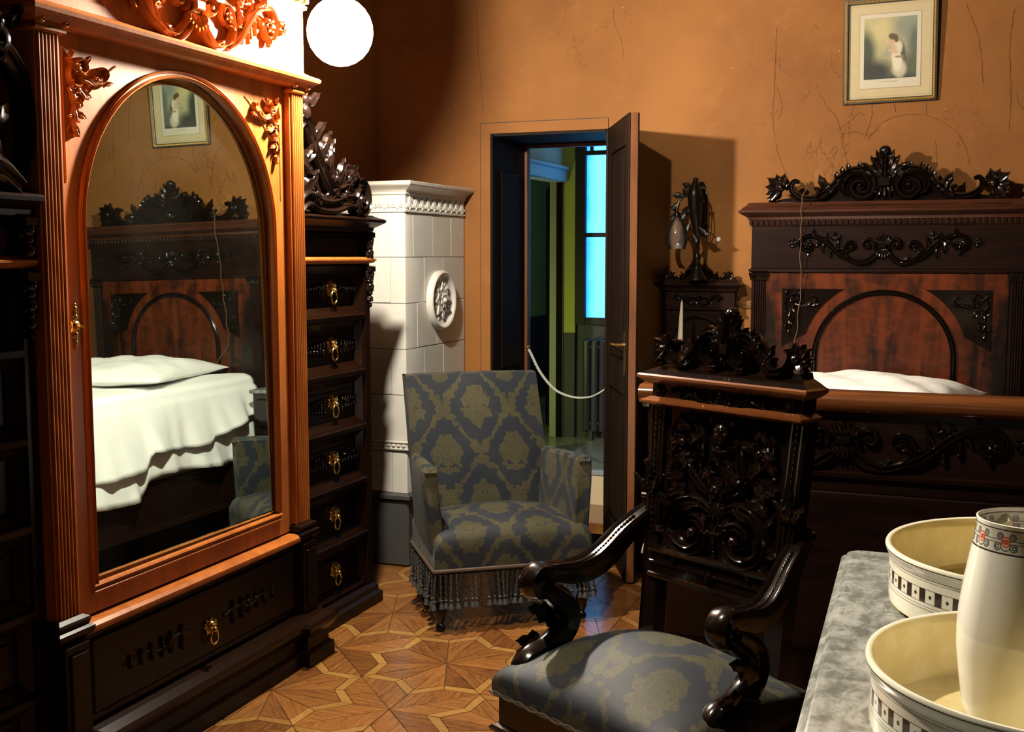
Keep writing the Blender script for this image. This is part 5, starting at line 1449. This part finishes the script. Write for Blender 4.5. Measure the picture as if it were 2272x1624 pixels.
# lower rails between the posts
b = cb()
b.box(-.205, .205, .0, .036, .665, .748, .004); b.tube([(-.205, -.003, .742), (.205, -.003, .742)], .010, 8); b.tube([(-.205, -.002, .672), (.205, -.002, .672)], .007, 8); b.tube([(-.205, -.001, .706), (.205, -.001, .706)], .004, 7)
b.M = SH @ frame_back(0, -.002, .706); b.rosette(0, 0, .020, 0, .010, 6, .4)
build(b, 'lower_rail', 'walnut', t)
# arms
for m in (-1, 1):
    ax_ = m*.262
    P = cr([(m*.238, .0, .850), (m*.244, -.050, .824), (m*.252, -.105, .790), (m*.258, -.155, .752), (m*.262, -.205, .726), (m*.265, -.265, .718), (m*.268, -.325, .726), (m*.270, -.375, .732), (m*.270, -.405, .722)], 6)
    fs_ = 1.0 if m < 0 else .80
    P = [(x, y*fs_, z) for x, y, z in P]
    b = B(); rings = []
    for i, (x, y, z) in enumerate(P):
        a = Vector(P[max(0, i-1)]); c_ = Vector(P[min(len(P)-1, i+1)]); tg = (c_-a).normalized()
        up = Vector((0, -tg.z, tg.y)); up = up if up.z > 0 else -up
        f = i/(len(P)-1); w_ = .024+.008*sin(PI*f); h = .016+.012*sin(PI*min(1, f*1.1))
        ring = []
        for q, hh in ((-1, -.2), (-1, .45), (-.80, .85), (-.55, .70), (-.40, .55), (.40, .55), (.55, .70), (.80, .85), (1, .45), (1, -.2), (.7, -1.3), (-.7, -1.3)):
            ring.append(b.add((x+q*w_, y+up.y*hh*h, z-.010+up.z*hh*h)))
        rings.append(ring)
    b.skin(rings); arm = build(b, 'arm', 'walnut', t, 28)
    b = B()
    for i in range(8, 34): x, y, z = P[i]; b.ball((x, y, z+.003), .0062, 7, 4, sy=1.4)
    build(b, 'bead_row', 'walnut', arm, kind='stuff')
    b = B(); ys = .0
    b.box(m*.238-.030, m*.238+.030, -.016, .012, .842, .862, .003); b.tube([(m*.238-.028, -.014, .866), (m*.238+.028, -.014, .866)], .007, 7)
    build(b, 'arm_collar', 'walnut', arm)
    b = cb(frame_back(m*.226, -.002, .880))
    for k in range(-1, 2): b.leaf(k*.010, .0, PI/2-k*.42, .060, .014, .002, .016, -.4*k, 3, 9, .010)
    b.leaf(0, .03, PI/2, .055, .011, .004, .014, 0, 2, 8, .006)
    build(b, 'acanthus_bracket', 'walnut', t)
    # scroll hand rest and S shaped support (in the plane x = const)
    Ms = Matrix(((0, 0, m, ax_-m*.026), (-1, 0, 0, 0 if m < 0 else .078), (0, 1, 0, 0), (0, 0, 0, 1)))    # u = forward (-y), v = z, w = outwards
    b = B(Ms)
    c = cr([(.330,.716),(.385,.728),(.412,.706),(.405,.676),(.378,.668),(.364,.688),(.378,.702)], 6)
    rg = taper(len(c), .010, .020, .022, .020, .016, .012, .008)
    b.ribbon(c, rg, .026, .032, True, True)
    for k in range(4): b.leaf(.372, .712+.004*k, -.2-.25*k, .05, .012, .050-.014*k, .010, -.8, 1, 7)
    build(b, 'hand_scroll', 'walnut', arm)
    b = B(Ms)
    c = cr([(.385,.690),(.345,.660),(.300,.625),(.285,.585),(.310,.545),(.365,.520),(.415,.512),(.440,.490),(.425,.470),(.398,.478)], 6)
    b.ribbon(c, taper(len(c), .026, .032, .034, .034, .032, .030, .026, .022, .016), .026, .030, True, True)
    b.leaf(.300, .570, .75, .12, .026, .050, .012, -.5, 3, 10); b.leaf(.36, .55, -.2, .08, .018, .052, .010, .5, 2, 8)
    for q in range(3):
        cc = cr([(.300+.02*q,.52),(.355+.02*q,.535-.005*q),(.42+.006*q,.520)], 5); b.ribbon([(x, z) for x, z in cc], .006, .052, .008, False)
    b.ball((.290, .485, .026), .020, 9, 6)
    build(b, 'arm_support', 'walnut', t, 50)
# seat
b = B(); b.box(-.295, .295, -.492, -.010, .350, .432, .006); build(b, 'seat_frame', 'walnut', t, 0)
b = B(); b.stack(-.295, .295, -.492, -.010, [(.330, .0), (.334, .012), (.343, .016), (.350, .010), (.354, .0)]); build(b, 'seat_moulding', 'walnut', t, 0)
b = softbox(-.305, .305, -.502, -.012, .428, .492, .050, .100, 16, 16); build(b, 'seat_cushion', 'damask', t, 60, uv=True)
b = B()
P = [(-.307, -.02, .434), (-.307, -.504, .434), (.307, -.504, .434), (.307, -.02, .434)]
Q = []
for a, c_ in zip(P, P[1:]):
    for k in range(40): Q.append(Vector(a).lerp(Vector(c_), k/40))
for q0 in (0, PI): b.tube([(p.x+.002*cos(q0+k*1.1), p.y+.002*sin(q0+k*1.1), p.z+.003*sin(q0+k*1.1)) for k, p in enumerate(Q)], .0034, 5)
build(b, 'piping', 'braid', t)
for m in (-1, 1):
    b = B(); b.lathe([(.022, 0), (.030, .02), (.028, .05), (.018, .07), (.030, .12), (.034, .19), (.022, .235), (.018, .245), (.034, .265), (.034, .34)], 16, m*.262, -.455); build(b, 'front_leg', 'walnut', t)
b = B(); b.box(-.262, .262, -.255, -.225, .10, .14, .006); build(b, 'stretcher', 'walnut', t, 0)
for m in (-1, 1):
    b = B(); b.box(m*.262-.014, m*.262+.014, -.46, -.02, .10, .135, .005); build(b, 'side_stretcher', 'walnut', t, 0)

# ================================================================== BARRIER ROPE
t = thing('barrier_rope', 'pale twisted barrier rope sagging across the doorway', 'rope', (0, 6.0, 0))
P = cr([(-2.212,-.03,.978),(-2.195,-.03,.945),(-2.150,-.03,.860),(-2.095,-.03,.790),(-2.041,-.03,.745),(-1.980,-.03,.722),(-1.921,-.03,.713),(-1.870,-.03,.717),(-1.828,-.03,.728),(-1.763,-.03,.767),(-1.70,-.03,.825),(-1.642,-.03,.90)], 16)
b = B()
for q in (0, 2*PI/3, 4*PI/3):
    b.tube([(x+.0036*cos(q+i*.62), y+.0036*sin(q+i*.62), z+.0036*cos(q+i*.62)*.5) for i, (x, y, z) in enumerate(P)], .0046, 6)
build(b, 'twisted_rope', 'rope', t)
for x, m in ((-2.216, 1), (-1.630, -1)):
    z = .985 if m > 0 else .905
    b = B(); b.M = Matrix.Translation((x, -.03, z)); b.lathe([(.004, -.012), (.012, -.004), (.014, .004), (.010, .012), (.004, .016)], 12)
    b.tube([(-.020*m, 0, .0), (0, 0, 0)], .006, 8); b.torus((m*.006, 0, -.014), .009, .0028, 'Y', 14, 6)
    build(b, 'brass_hook', 'brass', t)

# ================================================================== WASHSTAND, BASINS, JUG
t = thing('washstand', 'washstand with a thick grey marble top cut by the lower right corner', 'washstand', (-.184, 2.31, 0), .0235)
b = B()
b.stack(0, .86, -1.30, 0, [(.882, -.012), (.885, -.006), (.889, -.002), (.895, .0), (.902, -.001), (.907, -.006), (.908, -.010), (.913, -.012), (.917, -.015), (.920, -.021)], cc=.012)
build(b, 'marble_top', 'marble', t, 30)
b = B(); b.box(.035, .83, -1.27, -.03, .08, .882, .006); build(b, 'body', 'walnut', t, 0)
b = B(); b.stack(.035, .83, -1.27, -.03, [(0, .0), (.01, .02), (.06, .02), (.08, .004)]); build(b, 'plinth', 'walnut', t, 0)
for y0, y1 in ((-1.24, -.66), (-.64, -.06)):
    b = B(); b.box(.022, .036, y0, y1, .12, .62, .005); dd = build(b, 'cabinet_door', 'walnut', t, 0)
    b = B(); b.box(.014, .024, y0+.07, y1-.07, .19, .55, .006); build(b, 'raised_panel', 'walnut', dd, 0)
    b = B(); b.box(.022, .036, y0, y1, .65, .85, .005); dd = build(b, 'drawer', 'walnut', t, 0)
    b = B(); b.ball((.010, (y0+y1)/2, .75), .014, 9, 6); build(b, 'knob', 'brass', dd)
def basin(label, x, y, r, rz):
    b = B(); b.lathe([(.0, .0), (.90, .0), (.93, .004), (.965, .03), (.9705, .07), (.9705, .32), (.972, .345), (.985, .372), (.995, .392), (1.0, .405), (1.0, .422), (.992, .434), (.978, .436), (.962, .428), (.952, .405), (.946, .36), (.938, .09), (.92, .055), (.86, .038), (0, .030)], 96)
    o = build(b, 'basin', 'basin', None, 35); o.scale = (r, r, r); o.location = (x, y, .9205); o.rotation_euler = (0, 0, rz)
    return tag(o, label, 'basin', 'cream washing basins')
basin('cream basin with a checked band behind, further back on the marble top', .152, 1.985, .239, .03)
basin('cream basin with a checked band in front, the one holding the jug', .136, 1.440, .219, .0)
t = thing('water_jug', 'tall cream jug with a printed scroll border standing in the nearer basin', 'jug', (.100, 1.450, .928))
b = B()
prof = [(.058, 0), (.063, .002), (.066, .010), (.0695, .030), (.0735, .060), (.0780, .100), (.0782, .125), (.0765, .150), (.0722, .182), (.0665, .215), (.0625, .236), (.0600, .252), (.0606, .262)]
inn = [(.0585, .2625), (.0575, .254), (.0600, .236), (.0640, .214), (.0700, .180), (.0742, .148), (.0758, .122), (.0750, .098), (.0710, .060), (.062, .012)]
N_ = 64; rings = []
for r, z in [(0.0, 0.0)]+prof+inn+[(0, .008)]:
    ring = []
    for k in range(N_):
        a = 2*PI*k/N_; sp = max(0, cos(a-PI*.22))**6*max(0, (z-.19)/.072)**2
        ring.append(b.add(((r+.020*sp)*cos(a), (r+.020*sp)*sin(a), z+.006*sp)))
    rings.append(ring)
b.skin(rings, cap=False)
build(b, 'jug_body', 'jug', t, 50)
b = B(); ha = PI*.66
H = cr([(.056, .238), (.068, .246), (.088, .236), (.102, .205), (.104, .155), (.094, .110), (.077, .095)], 6)
b.tube([(r*cos(ha), r*sin(ha), z) for r, z in H], taper(len(H), .009, .0085, .007, .007, .008), 10, flat=1.5)
build(b, 'handle', 'porcelain', t)
